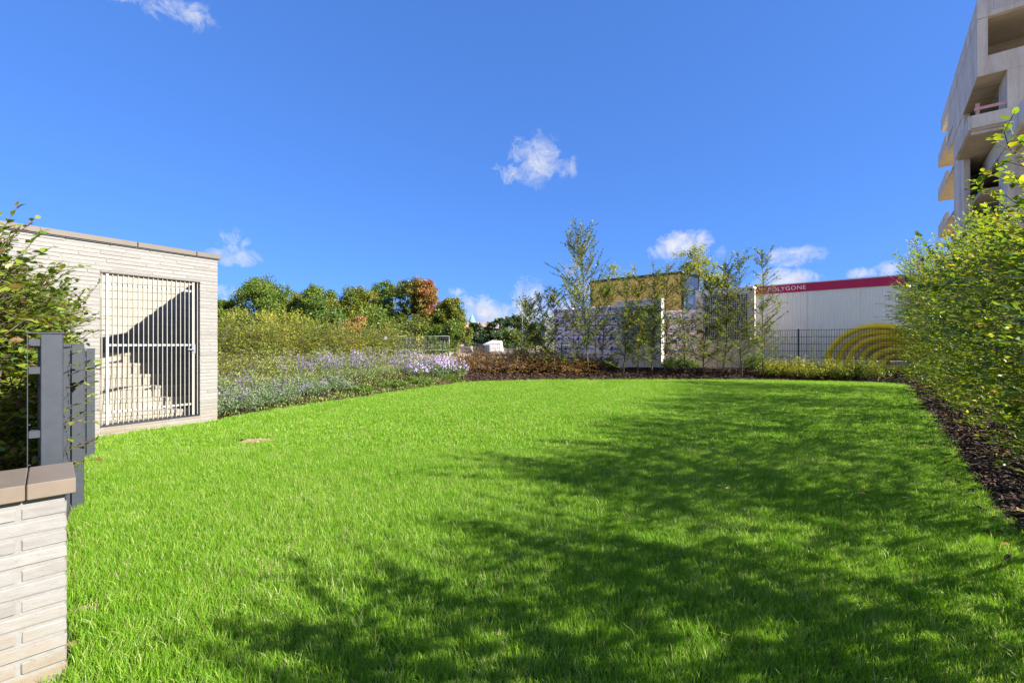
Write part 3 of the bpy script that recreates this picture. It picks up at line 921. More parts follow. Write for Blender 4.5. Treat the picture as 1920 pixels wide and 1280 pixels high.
# ---------------------------------------------------------------- low garden wall at bottom left
LWU = nrm(np.array([.70, .714]))
LWC = np.array([-1.885, 1.925])
lw = thing('low_garden_wall', 'low pale brick wall with brown stone coping in the lower left corner', 'wall', (LWC[0], LWC[1], 0), math.atan2(LWU[1], LWU[0]))
LT, LH = .30, .765
bx('core', M['mortar'], lw, -2.2, .0055, -.1, -.0055, LT - .01, LH)
rb = np.random.RandomState(21)
nc = int(LH / .0625)
lwstuff = MB()
for k in range(nc + 1):
    z = k * .0622 + .006
    if z + .0475 > LH + .004: break
    off = (0.255 if k % 2 else 0.0) + .245
    pieces = lay_course([(-2.2, 0.0)], off, .49, .016, rb)
    # lay from the end backwards so the end brick is whole or half
    x = 0.0; l = .49 if k % 2 == 0 else .13
    while x > -2.2:
        a = x - l
        if a < -1.0:
            lwstuff.box(max(a, -2.2), .0, z, x, .03, z + .0475, .004)
        else:
            o = bpy.data.objects.new('brick', brick(x - a, .10, .0475, rb))
            COL.objects.link(o); o.parent = lw
            o.location = ((x + a) / 2, .10 + rb.uniform(-.003, .002), z)
        x = a - .016; l = .49
    # header on the end face
    o = bpy.data.objects.new('brick', brick(.19, .09, .0475, rb))
    COL.objects.link(o); o.parent = lw
    o.rotation_euler = (0, 0, math.pi / 2)
    o.location = (-.09 + rb.uniform(-.002, .002), .21, z)
lwstuff.build('brick_courses', M['brick'], lw, 'stuff')
bx('bed_joint', M['cabin_dark'], lw, -2.2, .004, LH + .0005, -.004, LT - .012, LH + .008)
for (a, b) in ((-.115, .028), (-.475, -.119), (-.835, -.479), (-1.7, -.839)):
    bx('coping_stone', M['coping_stone'], lw, a, -.032, LH + .0085, b, LT + .045, LH + .072, .0035)

# ---------------------------------------------------------------- grey privacy fence
FD = nrm(np.array([-.654, .756]))
P1 = np.array([-2.36, 2.33])
fence = thing('privacy_fence', 'grey steel privacy fence with flat posts between low wall and brick building', 'fence', (P1[0], P1[1], 0), math.atan2(FD[1], FD[0]))
# local: +x away along the fence, +y = to the left (hedge side)
for k, (x, ht) in enumerate(((0, 1.452), (2.0, 1.395), (4.33, 1.34), (6.0, 1.31))):
    p = bx('post', M['grey_steel'], fence, x - .022, -.04 - .004 * (k == 0), -.05, x + .022, .036, ht, .003)
    c = bx('cap', M['grey_steel'], p, x - .026, -.048, ht + .001, x + .026, .088 if k == 0 else .044, ht + .008, .001)
    for zc in (.18, .52, .86, 1.2, 1.36) if k else (.30, .62, .93, 1.25, 1.39):
        if zc > ht - .03: continue
        bx('clip', M['grey_steel'], p, x - .027, .037, zc, x + .027, .062 if k else .078, zc + .036, .002)
for (x0, x1, ht) in ((.06, 1.965, 1.385), (2.035, 4.295, 1.33), (4.365, 5.965, 1.30)):
    nst = 7
    for i in range(nst):
        z0 = .04 + (ht - .04) * i / nst
        bx('privacy_strip', M['privacy'], fence, x0, .050, z0 + .003, x1, .054, z0 + (ht - .04) / nst - .003)
    m = MB()
    for x in np.arange(x0, x1, .05):
        m.box(x - .0025, .0435, .03, x + .0025, .0475, ht + .02)
    for zr in np.arange(.05, ht + .01, .19):
        m.box(x0 - .02, .0385, zr - .003, x1 + .02, .043, zr + .003)
        m.box(x0 - .02, .0565, zr - .003, x1 + .02, .061, zr + .003)
    m.build('rod_mat', M['grey_steel'], fence, 'stuff')
# free rod mat end on the near side of the first post
m = MB()
for x in (-.03,):
    m.box(x - .002, .079, .5, x + .002, .082, 1.452)
for zr in np.arange(.60, 1.44, .2):
    m.box(-.034, .070, zr - .002, -.026, .0785, zr + .002)
m.build('rod_end', M['grey_steel'], fence, 'stuff')

# ---------------------------------------------------------------- hedges
def hedge_twigs(rng, n, origin, e, nrmv, s0, s1, top, half, low=.25, lmin=.3, lmax=.75, up=.35, profile=None, dens=None, widen=None):
    out = []
    s = rng.uniform(s0, s1, n * 2)
    if dens is not None:
        s = s[rng.rand(len(s)) < dens(s)]
    s = s[:n]
    n = len(s)
    tp = top(s)
    zf = rng.rand(n) ** .85
    z = low + (tp - low - .25) * zf
    hw = half * (profile(zf) if profile else 1.0)
    if widen is not None: hw = hw * widen(s)
    side = rng.uniform(-1, 1, n)
    w0 = side * hw * .65 + rng.normal(0, .12, n)
    A = origin + np.column_stack([np.outer(s, e) + np.outer(w0, nrmv), z])
    A[:, :2] = origin[:2] + np.outer(s, e) + np.outer(w0, nrmv)
    ln = rng.uniform(lmin, lmax, n)
    sg = np.sign(side) * rng.uniform(.25, 1.0, n) + rng.normal(0, .25, n)
    upv = rng.uniform(-.1, up * 2, n) + 1.1 * ss(.82, 1.0, zf)
    dirv = nrm(np.column_stack([np.outer(sg, nrmv) + np.outer(rng.normal(0, .55, n), e), upv]))
    C = A + dirv * ln[:, None]
    B = (A + C) / 2 + np.column_stack([rng.normal(0, .03, (n, 2)), np.abs(rng.normal(.03, .03, n))])
    return A, B, C

def build_hedge(name, label, cat, rng, origin, e, s0, s1, top, half, n, mat, spacing, L0, L1, low, trunks, parts=0, huef=None, profile=None, dens=None, group=None, lmin=.3, lmax=.75, near_detail=None, extra=None, wr=.6, widen=None, keep=None):
    origin3 = np.array([origin[0], origin[1], 0.0])
    nv = np.array([e[1], -e[0]])
    root = thing(name, label, cat, (origin[0], origin[1], 0), 0, group)
    A, B, C = hedge_twigs(rng, n, origin3, e, nv, s0, s1, top, half, low, lmin, lmax, profile=profile, dens=dens, widen=widen)
    A[:, 2] += height(A[:, :2]); B[:, 2] += height(B[:, :2]); C[:, 2] += height(C[:, :2])
    if extra is not None:
        ea, eb, ec = extra
        A = np.concatenate([A, ea]); B = np.concatenate([B, eb]); C = np.concatenate([C, ec])
    P, D, N, L, W, idx = leaves_on_twigs(rng, A, B, C, spacing, L0, L1, wr)
    if keep is not None:
        kp = keep(P, idx); P, D, N, L, W, idx = P[kp], D[kp], N[kp], L[kp], W[kp], idx[kp]
        tk = keep(C, np.arange(len(A))); tw = (A[tk], B[tk], C[tk])
    else:
        tw = (A, B, C)
    th = rng.rand(len(A))[idx]
    hue = np.clip(.55 * th + .45 * rng.rand(len(P)) + (huef(P) if huef else 0), 0, 1)
    P = P - origin3; A = A - origin3; B = B - origin3; C = C - origin3
    link('twigs', twig_mesh('twigs', tw[0] - origin3, tw[1] - origin3, tw[2] - origin3, .0048, .0016), root, M['bark'], 'stuff')
    dcam = np.linalg.norm(P + origin3 - [0, 0, H], axis=1)
    W3 = P + origin3
    infr = (W3[:, 1] > .6) & (np.abs(W3[:, 0]) < 1.12 * W3[:, 1]) & (np.abs(W3[:, 2] - H) < .75 * W3[:, 1])
    single = np.zeros(len(P), bool)
    if parts:
        c = np.where(infr)[0]
        c = c[np.argsort(dcam[c] - 1.2 * rng.rand(len(c)))][:parts]
        single[c] = True
        tmpl = leaf_mesh('leaf', np.zeros((1, 3)), np.array([[1., 0, 0]]), np.array([[0, 0, 1.]]), np.array([1.0]), np.array([wr]), np.array([.5]), 4)
        bank = []
        for h in np.linspace(.02, .98, 12):
            t2 = tmpl.copy(); t2.attributes['hue'].data.foreach_set('value', np.full(6, h, np.float32)); t2.materials.append(mat); bank.append(t2)
        for i in c:
            d = nrm(D[i]); s_ = nrm(np.cross(d, N[i])); n_ = np.cross(s_, d)
            o = bpy.data.objects.new('leaf', bank[int(hue[i] * 11.99)])
            COL.objects.link(o); o.parent = root
            mt = Matrix(((d[0], -s_[0], n_[0], P[i][0]), (d[1], -s_[1], n_[1], P[i][1]), (d[2], -s_[2], n_[2], P[i][2]), (0, 0, 0, 1)))
            o.matrix_local = mt @ Matrix.Scale(float(L[i]), 4)
    rest = ~single
    nd = near_detail or 0
    a = rest & (dcam < nd); b = rest & (dcam >= nd)
    for sel, det in ((a, 4), (b, 2)):
        if sel.sum():
            link('foliage', leaf_mesh('foliage', P[sel], D[sel], N[sel], L[sel], W[sel], hue[sel], det), root, mat, 'stuff')
    for (s, w, r, hgt) in trunks:
        p = origin + e * s + nv * w
        z0 = gz(*p)
        pts = [(p[0] - origin[0], p[1] - origin[1], z0 - .05)]
        x, y = pts[0][:2]
        for q in (.25, .5, .75, 1.0):
            x += rng.normal(0, .04); y += rng.normal(0, .04)
            pts.append((x, y, z0 + hgt * q))
        MB().tube(pts, [r, r * .85, r * .7, r * .5, r * .25], 6).build('trunk', M['bark'], root)
    return root

# right hedge, backlit, throws the long shadow over the lawn
r1 = np.random.RandomState(31)
RO = np.array([3.68, 3.27]) + EB * .62
def top_right(s):
    b = 1.92 + .36 * ss(-3, -.3, s) + .30 * ss(-1, 2.5, s) + .055 * np.clip(s, 0, 20) + .40 * ss(7, 13, s)
    return b + .20 * np.sin(s * 1.9 + .5) + .16 * np.sin(s * 4.3) + .1 * np.sin(s * 9.1 + 2)
def dens_right(s):
    return np.clip(.74 + .26 * np.sin(s * 2.3 + .5) * np.sin(s * .83 + 1) - .45 * (np.sin(s * 1.15 + 2.2) > .82), .1, 1)
tr = [(s + r1.uniform(-.15, .15), r1.normal(0, .08), r1.uniform(.014, .028), 2.3) for s in np.arange(-3, 14.6, .62)]
# tall shoots above the top
ns = 150
sx = -1.4 + 15.7 * r1.rand(ns) ** .75
wx = r1.normal(0, .3, ns)
ex = np.column_stack([RO + np.outer(sx, EA) + np.outer(wx, EB), top_right(sx) - .35])
dx = nrm(np.column_stack([r1.normal(-.22, .42, ns), r1.normal(0, .35, ns), np.full(ns, 1.0)]))
lx = (r1.uniform(.35, .75, ns) * (1 + .5 * ss(3, 9, sx)))[:, None]
ex[:, 2] += height(ex[:, :2])
bs = np.array([[3.62, 3.05, 2.38], [3.44, 3.04, 2.58], [3.30, 3.02, 2.70], [3.42, 3.04, 2.60], [3.55, 3.10, 2.50], [3.85, 3.2, 2.55]])
bd = np.array([[-.50, -.03, .48], [-.26, .02, .03], [-.02, .05, .26], [.05, -.05, .30], [-.35, -.1, .12], [-.25, -.1, .55]])
ex = np.concatenate([ex, bs]); dx = np.concatenate([dx, nrm(bd)]); lx = np.concatenate([lx, np.linalg.norm(bd, axis=1)[:, None]]); ns += len(bs)
shoots = (ex, ex + dx * lx * .5 + r1.normal(0, .03, (ns, 3)), ex + dx * lx + np.column_stack([r1.normal(0, .1, (ns, 2)), -.1 * np.ones(ns)]))
build_hedge('hornbeam_hedge', 'tall loose yellow green hornbeam hedge along the right edge of the lawn', 'hedge', r1, RO, EA, -3.2, 14.4, top_right, .60, 5300, M['hornbeam'], .031, .042, .076, .16, tr, 280,
            huef=lambda P: .06 * (P[:, 2] > 2.3) - .06, keep=lambda P, idx: ((P[:, :2] - [3.68, 3.27]) @ EB) > np.where(P[:, 2] < .55, .12, np.where(P[:, 2] < 1.0, .0, np.where(P[:, 2] < 1.4, -.18, -.7))) - .9 * ss(9, 13, P[:, 1]), profile=lambda zf: .60 + .62 * np.sin(np.clip(zf, 0, 1) * 2.5 + .1), dens=dens_right, widen=lambda s: 1 + .4 * ss(7, 13, s), lmin=.3, lmax=.8, near_detail=6.5, extra=shoots)

# left hedge behind the grey fence
r2 = np.random.RandomState(32)
FN2 = np.array([-FD[1], FD[0]])
LO = P1 + FN2 * .62
def top_left(s):
    return 1.97 + .12 * np.sin(s * 2.3 + 1) + .08 * np.sin(s * 6.1) + .25 * ss(3.2, .2, s) + .10 * ss(3.6, 5.0, s)
# a few twigs pushing through the fence on the lawn side
nt_ = 22
sx = np.concatenate([r2.uniform(.5, 1.9, 14), r2.uniform(2.3, 3.9, 8)])
zx = r2.uniform(.45, 1.3, nt_)
e0 = np.column_stack([P1 + np.outer(sx, FD) + np.outer(np.full(nt_, .06), FN2), zx])
dd = nrm(np.column_stack([np.outer(np.full(nt_, -1.0), FN2) + np.outer(r2.normal(-.4, .5, nt_), FD), r2.uniform(.0, .7, nt_)]))
l2 = r2.uniform(.12, .26, nt_)[:, None]
thru = (e0, e0 + dd * l2 * .5 + [[0, 0, .015]], e0 + dd * l2)
tr = [(s, r2.normal(0, .07), r2.uniform(.012, .022), 1.7) for s in np.arange(1.0, 5.2, .5)]
build_hedge('browning_hedge', 'browning hornbeam hedge behind the grey fence at the left edge', 'hedge', r2, LO, FD, .9, 5.3, top_left, .37, 3600, M['hornbeam_brown'], .036, .042, .072, .15, tr, 180,
            profile=lambda zf: .75 + .45 * np.sin(np.clip(zf, 0, 1) * 2.4 + .2), lmin=.22, lmax=.5, near_detail=5.5, extra=thru,
            keep=lambda P, idx: (idx >= 3600) | (((P[:, :2] - P1) @ FN2 > .11) | (P[:, 2] > 1.55)))

# yellowing hornbeam row behind the flower bed
r3 = np.random.RandomState(33)
YO = np.array([-9.2, 11.2]); YE = nrm(np.array([-5.6, 23.0]) - YO)
tr = [(s, r3.normal(0, .1), r3.uniform(.016, .03), 1.9) for s in np.arange(.2, 12.0, .75)]
build_hedge('yellowing_hedge', 'thin yellowing hornbeam hedge behind the flower bed, right of the brick building', 'hedge', r3, YO, YE, -.6, 11.4,
            lambda s: 1.72 - .12 * ss(5, 11, s) + .16 * np.sin(s * 3.1) + .10 * np.sin(s * 7.7), .62, 4600, M['hedge_yellow'], .05, .05, .085, .02, tr, 0,
            huef=lambda P: -.10 + .12 * np.sin(P[:, 0] * 1.7) * np.sin(P[:, 1] * 1.3 + P[:, 2] * 2), lmin=.3, lmax=.75)

# ---------------------------------------------------------------- young trees in a row before the cabins
def young_tree(rng, label, base, hgt, lean, nbr, leafn, mat, spread=.62, tall=False, bark='bark', low=.18):
    root = thing('young_hornbeam_tree', label, 'tree', base, 0, 'young trees planted in a row on the mulch')
    k = 7
    zz = np.linspace(0, 1, k)
    px = lean * zz + np.cumsum(rng.normal(0, .035, k)) * (zz > 0)
    py = np.cumsum(rng.normal(0, .03, k)) * (zz > 0)
    pts = np.column_stack([px, py, zz * hgt - .06 * (zz == 0)])
    r0 = .016 + .0045 * hgt * .6
    MB().tube(pts, list(r0 * (1 - .85 * zz)), 7).build('trunk', M[bark], root)
    t = rng.uniform(low, .97, nbr) ** .9
    bp = np.column_stack([np.interp(t, zz, px), np.interp(t, zz, py), t * hgt])
    az = rng.uniform(0, 2 * math.pi, nbr)
    ln = spread * (1.1 - .75 * t) * rng.uniform(.6, 1.35, nbr) + .12
    upv = rng.uniform(.25, 1.0, nbr) + .5 * (t > .7)
    if tall: upv = upv * .8 + .55; ln = ln * np.where(t < .55, 1.15, 1.0)
    dv = nrm(np.column_stack([np.cos(az), np.sin(az), upv]))
    C = bp + dv * ln[:, None]
    Bm = (bp + C) / 2 + np.column_stack([rng.normal(0, .02, (nbr, 2)), rng.normal(-.02, .03, nbr)])
    # secondary twigs
    m2 = nbr * 2
    pick = rng.randint(0, nbr, m2)
    f = rng.uniform(.3, .95, m2)[:, None]
    A2 = bp[pick] * (1 - f) + C[pick] * f
    d2 = nrm(dv[pick] + rng.normal(0, .55, (m2, 3)))
    l2 = (ln[pick] * rng.uniform(.25, .6, m2))[:, None]
    C2 = A2 + d2 * l2
    B2 = (A2 + C2) / 2
    A_ = np.concatenate([bp, A2]); B_ = np.concatenate([Bm, B2]); C_ = np.concatenate([C, C2])
    rr = np.concatenate([np.full(nbr, .009), np.full(m2, .005)])
    link('branches', twig_mesh('branches', A_, B_, C_, rr, rr * .35), root, M[bark], 'stuff')
    P, D, N, L, W, idx = leaves_on_twigs(rng, A_, B_, C_, leafn, .055, .10, .6)
    hue = np.clip(.5 * rng.rand(len(A_))[idx] + .5 * rng.rand(len(P)), 0, 1)
    link('crown', leaf_mesh('crown', P, D, N, L, W, hue, 2), root, mat, 'stuff')
    return root
r4 = np.random.RandomState(41)
ROW = [  # px of foot, py of top, Y, lean px at top, branches, label
    (984, 562, 18.4, 4, 34, 'slender young tree at the left end of the tree row, above the russet hedge'),
    (1004, 570, 18.7, -4, 22, 'thin sapling between the two leftmost saplings of the tree row'),
    (1023, 552, 18.5, 2, 30, 'sapling just left of the lavender insulation stack'),
    (1046, 540, 18.4, -3, 34, 'sapling before the left edge of the lavender insulation stack'),
    (1078, 548, 18.6, 2, 34, 'dark sapling just left of the tallest young tree'),
    (1104, 444, 18.4, -12, 56, 'tallest young tree of the row with upswept bare looking branches'),
    (1130, 536, 18.6, 4, 36, 'young tree just right of the tallest one'),
    (1168, 524, 18.3, 8, 44, 'leafy young tree at the left side of the smaller grille cabin'),
    (1194, 516, 18.4, 4, 48, 'bushy young tree in front of the middle of the smaller grille cabin'),
    (1222, 512, 18.3, 2, 42, 'young tree at the right side of the smaller grille cabin'),
    (1247, 505, 18.4, -2, 40, 'straight dark stemmed young tree before the white blue printed packs, left one'),
    (1283, 512, 18.3, -8, 44, 'young tree before the blue printed packs, right one'),
    (1318, 506, 18.2, 14, 52, 'leafy young tree at the left side of the larger grille cabin'),
    (1352, 488, 18.1, 6, 46, 'young tree before the middle of the larger grille cabin'),
    (1392, 486, 18.0, -4, 46, 'young tree at the right side of the larger grille cabin'),
    (1432, 470, 17.9, 2, 46, 'young tree before the left end of the long white red trimmed cabin'),
]
for i, (px, py, Y, lp, nb_, lab) in enumerate(ROW):
    b = at(px, 0, Y)
    z0 = gz(b[0], Y) + .03
    hgt = H + (HOR - py) / F * Y - z0
    tall = 'tallest' in lab and 'just' not in lab
    young_tree(r4, lab, (b[0], Y, z0), hgt, lp / F * Y, int(nb_ * 1.75) + 16,   .036, M['row_leaf'],   .80 if not tall else 1.75, tall, 'bark_pale' if i in (5,) else 'bark', .05 if not tall else .14)

# ---------------------------------------------------------------- leafy mounds (shrubs, perennials)
def mound(rng, name, label, cat, c, rx, ry, hgt, n, mat, L0, L1, group=None, flowers=None, spikes=None, upright=.4, hue_hi=None):
    z0 = gz(c[0], c[1]) + .02
    root = thing(name, label, cat, (c[0], c[1], z0), 0, group)
    ns_ = max(10, n // 45)
    # stems from the ground to an uneven dome
    a = rng.uniform(0, 2 * math.pi, ns_); r = np.sqrt(rng.rand(ns_))
    hz = hgt * np.sqrt(np.clip(1 - .8 * r ** 2, .05, 1)) * rng.uniform(.65, 1.08, ns_)
    tip = np.column_stack([rx * r * np.cos(a), ry * r * np.sin(a), hz])
    root_p = np.column_stack([tip[:, 0] * .45, tip[:, 1] * .45, np.zeros(ns_)])
    mid = (tip + root_p) / 2 + rng.normal(0, .03, (ns_, 3))
    link('stems', twig_mesh('stems', root_p, mid, tip, .004, .002), root, M['bark'], 'stuff')
    k = rng.randint(0, ns_, n)
    t = rng.uniform(.2, 1.0, n)[:, None] ** .7
    P = root_p[k] * (1 - t) + tip[k] * t + rng.normal(0, 1, (n, 3)) * np.array([rx, ry, hgt]) * .085
    P[:, 2] = np.abs(P[:, 2]) + .01
    D = nrm(rng.normal(0, 1, (n, 3)) + [0, 0, upright])
    N = nrm(np.array([[0, 0, 1.]]) + rng.normal(0, .5, (n, 3)))
    L = rng.uniform(L0, L1, n)
    hue = np.clip(.5 * rng.rand(ns_)[k] + .5 * rng.rand(n), 0, hue_hi or 1)
    link('foliage', leaf_mesh('foliage', P, D, N, L, L * .55, hue, 2), root, mat, 'stuff')
    if spikes:  # tall flower spikes
        m_, sh, smat = spikes
        a = rng.uniform(0, 2 * math.pi, m_); r = np.sqrt(rng.rand(m_))
        b0 = np.column_stack([rx * r * np.cos(a) * .6, ry * r * np.sin(a) * .6, np.full(m_, hgt * .3)])
        tp = np.column_stack([rx * r * np.cos(a) * 1.15 + rng.normal(.05, .06, m_), ry * r * np.sin(a) * 1.15, sh * rng.uniform(.7, 1.08, m_)])
        link('flower_stems', twig_mesh('flower_stems', b0, (b0 + tp) / 2, tp, .003, .0015), root, M['catmint'], 'stuff')
        q = 19
        kk = np.repeat(np.arange(m_), q); t = rng.uniform(.45, 1.0, m_ * q)[:, None]
        P = b0[kk] * (1 - t) + tp[kk] * t + rng.normal(0, .012, (m_ * q, 3))
        D = nrm(rng.normal(0, 1, (m_ * q, 3)) + [0, 0, .5])
        L = rng.uniform(.018, .038, m_ * q)
        link('flower_spikes', leaf_mesh('flower_spikes', P, D, nrm(rng.normal(0, 1, (m_ * q, 3))), L, L * .6, rng.rand(m_ * q), 2), root, smat, 'stuff')
    if flowers:  # daisies on the dome
        m_, fs, smat = flowers
        a = rng.uniform(0, 2 * math.pi, m_); r = np.sqrt(rng.rand(m_))
        c0 = np.column_stack([rx * r * np.cos(a) * 1.02, ry * r * np.sin(a) * 1.02, hgt * np.sqrt(np.clip(1 - .75 * r ** 2, .05, 1)) * rng.uniform(.82, 1.1, m_)])
        q = 7
        nn = nrm(np.column_stack([np.cos(a) * r, np.sin(a) * r - .3, np.full(m_, .8)]) + rng.normal(0, .3, (m_, 3)))
        ref = nrm(np.cross(nn, [[1., .3, .1]])); rf2 = np.cross(nn, ref)
        kk = np.repeat(np.arange(m_), q); an = np.tile(np.arange(q) * 2 * math.pi / q, m_)[:, None]
        D = ref[kk] * np.cos(an) + rf2[kk] * np.sin(an)
        L = np.full(m_ * q, fs) * rng.uniform(.8, 1.2, m_ * q)
        hue = np.clip(rng.rand(m_)[kk] * .9, 0, 1)
        link('flower_heads', leaf_mesh('flower_heads', c0[kk], D, nn[kk], L, L * .5, hue, 2), root, smat, 'stuff')
    return root
r5 = np.random.RandomState(51)
def bedpt(px, py, z=0.0):
    return gr(px, py, z)
CG = 'grey green catmint mounds along the lawn edge'
cat_pts = [(418, 783, .55, .42), (452, 778, .6, .46), (495, 768, .62, .42), (538, 760, .6, .42), (585, 751, .62, .40), (640, 744, .6, .34), (425, 760, .6, .5), (480, 752, .7, .5)]
cat_lab = ['catmint mound touching the corner of the brick building', 'second catmint mound from the brick building', 'third catmint mound from the brick building', 'catmint mound in the middle of the front edging', 'catmint mound below the leftmost lavender spikes', 'low catmint mound at the far end of the catmint edging', 'taller catmint mound behind the corner of the brick building', 'taller catmint mound in the second row']
for (px, py, r, h_), lb in zip(cat_pts, cat_lab):
    c = bedpt(px, py) + np.array([-.20, .06])
    mound(r5, 'catmint_mound', 'grey green ' + lb, 'plant', c, r, r * .8, h_, 2600, M['catmint'], .025, .05, CG, spikes=(9, h_ * 1.25, M['sage_flower']))
SG = 'lavender coloured flower spikes in the bed'
for (px, py, dx_, r, h_, lb) in [(590, 745, -.7, .6, .85, 'pale lavender spiked plant nearest to the brick building'), (620, 738, -.35, .55, .7, 'lavender spiked plant second from the brick building'), (660, 734, -.5, .6, .8, 'lavender spiked plant in the middle of the spike row'),
                               (700, 730, -.4, .62, .85, 'large lavender spiked plant left of the lilac asters'), (735, 724, -.5, .6, .9, 'tall lavender spiked plant next to the lilac asters'), (770, 722, -.55, .45, .6, 'small pale spiked plant below the lilac asters')]:
    c = bedpt(px, py) + np.array([dx_, .25])
    mound(r5, 'russian_sage', lb, 'plant', c, r, r, h_ * .5, 1500, M['catmint'], .025, .05, SG, spikes=(30, h_ * 1.12, M['sage_flower']), hue_hi=.80)
AG = 'lilac aster clumps in the bed'
for (X, Y, r, h_, nf, lb) in [(-2.75, 16.6, .72, .80, 420, 'large lilac aster clump at the right end of the flower bed'), (-3.35, 15.7, .45, .52, 200, 'lower lilac aster clump before the large one'), (-4.0, 17.6, .75, .88, 300, 'deep purple aster clump behind the lavender spikes'),
                              (-6.3, 15.2, .5, .88, 110, 'small purple aster clump half hidden in the yellowing hedge, left one'), (-5.6, 16.2, .5, .85, 120, 'small purple aster clump half hidden in the yellowing hedge, right one'), (-2.1, 17.0, .55, .72, 150, 'sparse lilac aster clump beside the russet hedge')]:
    mound(r5, 'aster_clump', lb, 'plant', (X, Y), r, r, h_, 1700, M['catmint'], .03, .055, AG, flowers=(int(nf * .85), .032, M['aster_flower']), hue_hi=.8)
for (px, py, dx_, r, h_, lb) in [(672, 742, -.1, .5, .20, 'bright low ground cover beside the lawn below the lavender spikes'), (730, 733, -.1, .6, .22, 'bright low ground cover beside the lawn in the middle'), (790, 726, -.15, .6, .28, 'low green ground cover below the small asters'), (845, 718, -.1, .5, .25, 'low green ground cover at the end of the flower bed'), (820, 719, -.3, .55, .42, 'grey green mound below the large aster')]:
    c = bedpt(px, py) + np.array([dx_, .15])
    mound(r5, 'ground_cover_plant', lb, 'plant', c, r, r * .7, h_, 1900, M['ground_leaf'] if 'grey' not in lb else M['catmint'], .03, .055, 'low green plants edging the lawn')
# filler planting of the bed as one mass
nf = 26000
cand = np.where((mp[:, 1] > 8.6) & (mp[:, 1] < 19.5) & (mp[:, 0] < -1.8) & (md > .04) & (md < 3.8) & ~in_building(mp))[0]
k = RNG.choice(cand, nf)
hh = RNG.rand(nf) ** 1.3 * (.10 + .80 * ss(.4, 2.6, md[k])) * (1 + .4 * np.sin(mp[k, 0] * 3) * np.cos(mp[k, 1] * 2.2))
Pf = np.column_stack([mp[k] + (RNG.rand(nf, 2) - .5) * .15, height(mp[k]) + .02 + hh])
link('bed_undergrowth', leaf_mesh('bed_undergrowth', Pf, nrm(RNG.normal(0, 1, (nf, 3)) + [0, 0, .6]), nrm(RNG.normal(0, .5, (nf, 3)) + [0, 0, 1]), RNG.uniform(.04, .085, nf), RNG.uniform(.018, .035, nf), RNG.rand(nf), 2), None, M['bed_green'], 'stuff', 'low mixed undergrowth between the flowers')

# russet low hedge at the back
r6 = np.random.RandomState(61)
RHO = np.array([-1.75, 18.3]); RHE = nrm(np.array([2.2, .25]))
build_hedge('russet_hedge', 'low russet autumn hedge at the back of the lawn', 'hedge', r6, RHO, RHE, -.5, 5.4, lambda s: .86 + .06 * np.sin(s * 4) - .22 * ss(2.6, 4.0, s) - .05 * ss(.6, -.4, s), .5, 3600, M['red_shrub'], .045, .04, .07, .03, [(s, 0, .008, .5) for s in np.arange(-.3, 5.3, .5)], 0,
            profile=lambda zf: .8 + .3 * np.sin(zf * 2.5), lmin=.2, lmax=.45)
# low shrubs along the back bed
SHG = 'low shrubs along the back bed'
for (px, Y, r, h_, mt, lb) in [(1010, 19.2, .6, .62, 'red_shrub', 'low reddish shrub behind the leftmost saplings'), (1052, 19.3, .7, .62, 'row_leaf', 'low green shrub under the lavender insulation stack, left one'), (1095, 19.4, .7, .60, 'row_leaf', 'low green shrub behind the tallest young tree'), (1135, 19.2, .6, .58, 'row_leaf', 'low green shrub left of the smaller grille cabin'),
                               (1262, 20.0, .55, .55, 'ground_leaf', 'bright lime shrub before the blue printed packs, left one'), (1290, 20.0, .55, .58, 'ground_leaf', 'bright lime shrub before the blue printed packs, right one'),
                               (1455, 17.9, .75, .72, 'hedge_yellow', 'yellow green shrub below the long white cabin, leftmost'), (1500, 17.6, .8, .85, 'hedge_yellow', 'yellow green shrub left of the yellow pipes'), (1548, 17.3, .8, .88, 'hedge_yellow', 'yellow green shrub below the left end of the yellow pipes'), (1595, 17.0, .75, .84, 'row_leaf', 'green shrub before the middle of the yellow pipes'), (1635, 16.7, .75, .8, 'row_leaf', 'green shrub where the back bed meets the tall hedge'),
                               (1415, 18.9, .5, .8, 'ground_leaf', 'bright green bush at the right foot of the larger grille cabin')]:
    X = (px - 960) / F * Y
    mound(r5, 'low_shrub', lb, 'shrub', (X, Y), r, r * .75, h_, 2300, M[mt], .04, .075, SHG, upright=.2)
# thin weeds by the mesh fence
for (px, Y, h_, lb) in [(1527, 17.6, 1.75, 'thin tall weed before the mesh fence, left one'), (1545, 17.4, 1.35, 'thin tall weed before the mesh fence, right one')]:
    X = (px - 960) / F * Y
    z0 = gz(X, Y)
    root = thing('tall_weed', lb, 'plant', (X, Y, z0), 0, 'thin weeds by the mesh fence')
    MB().tube([(0, 0, 0), (.03, 0, h_ * .5), (-.02, .02, h_)], [.008, .006, .003], 5).build('stem', M['bark_pale'], root)
    t = r5.rand(90); A = np.column_stack([np.zeros(90), np.zeros(90), t * h_]) 
    link('foliage', leaf_mesh('foliage', A, nrm(r5.normal(0, 1, (90, 3)) + [0, 0, .6]), nrm(r5.normal(0, 1, (90, 3))), r5.uniform(.06, .14, 90), r5.uniform(.015, .03, 90), r5.rand(90) * .6, 2), root, M['tree_green'], 'stuff')

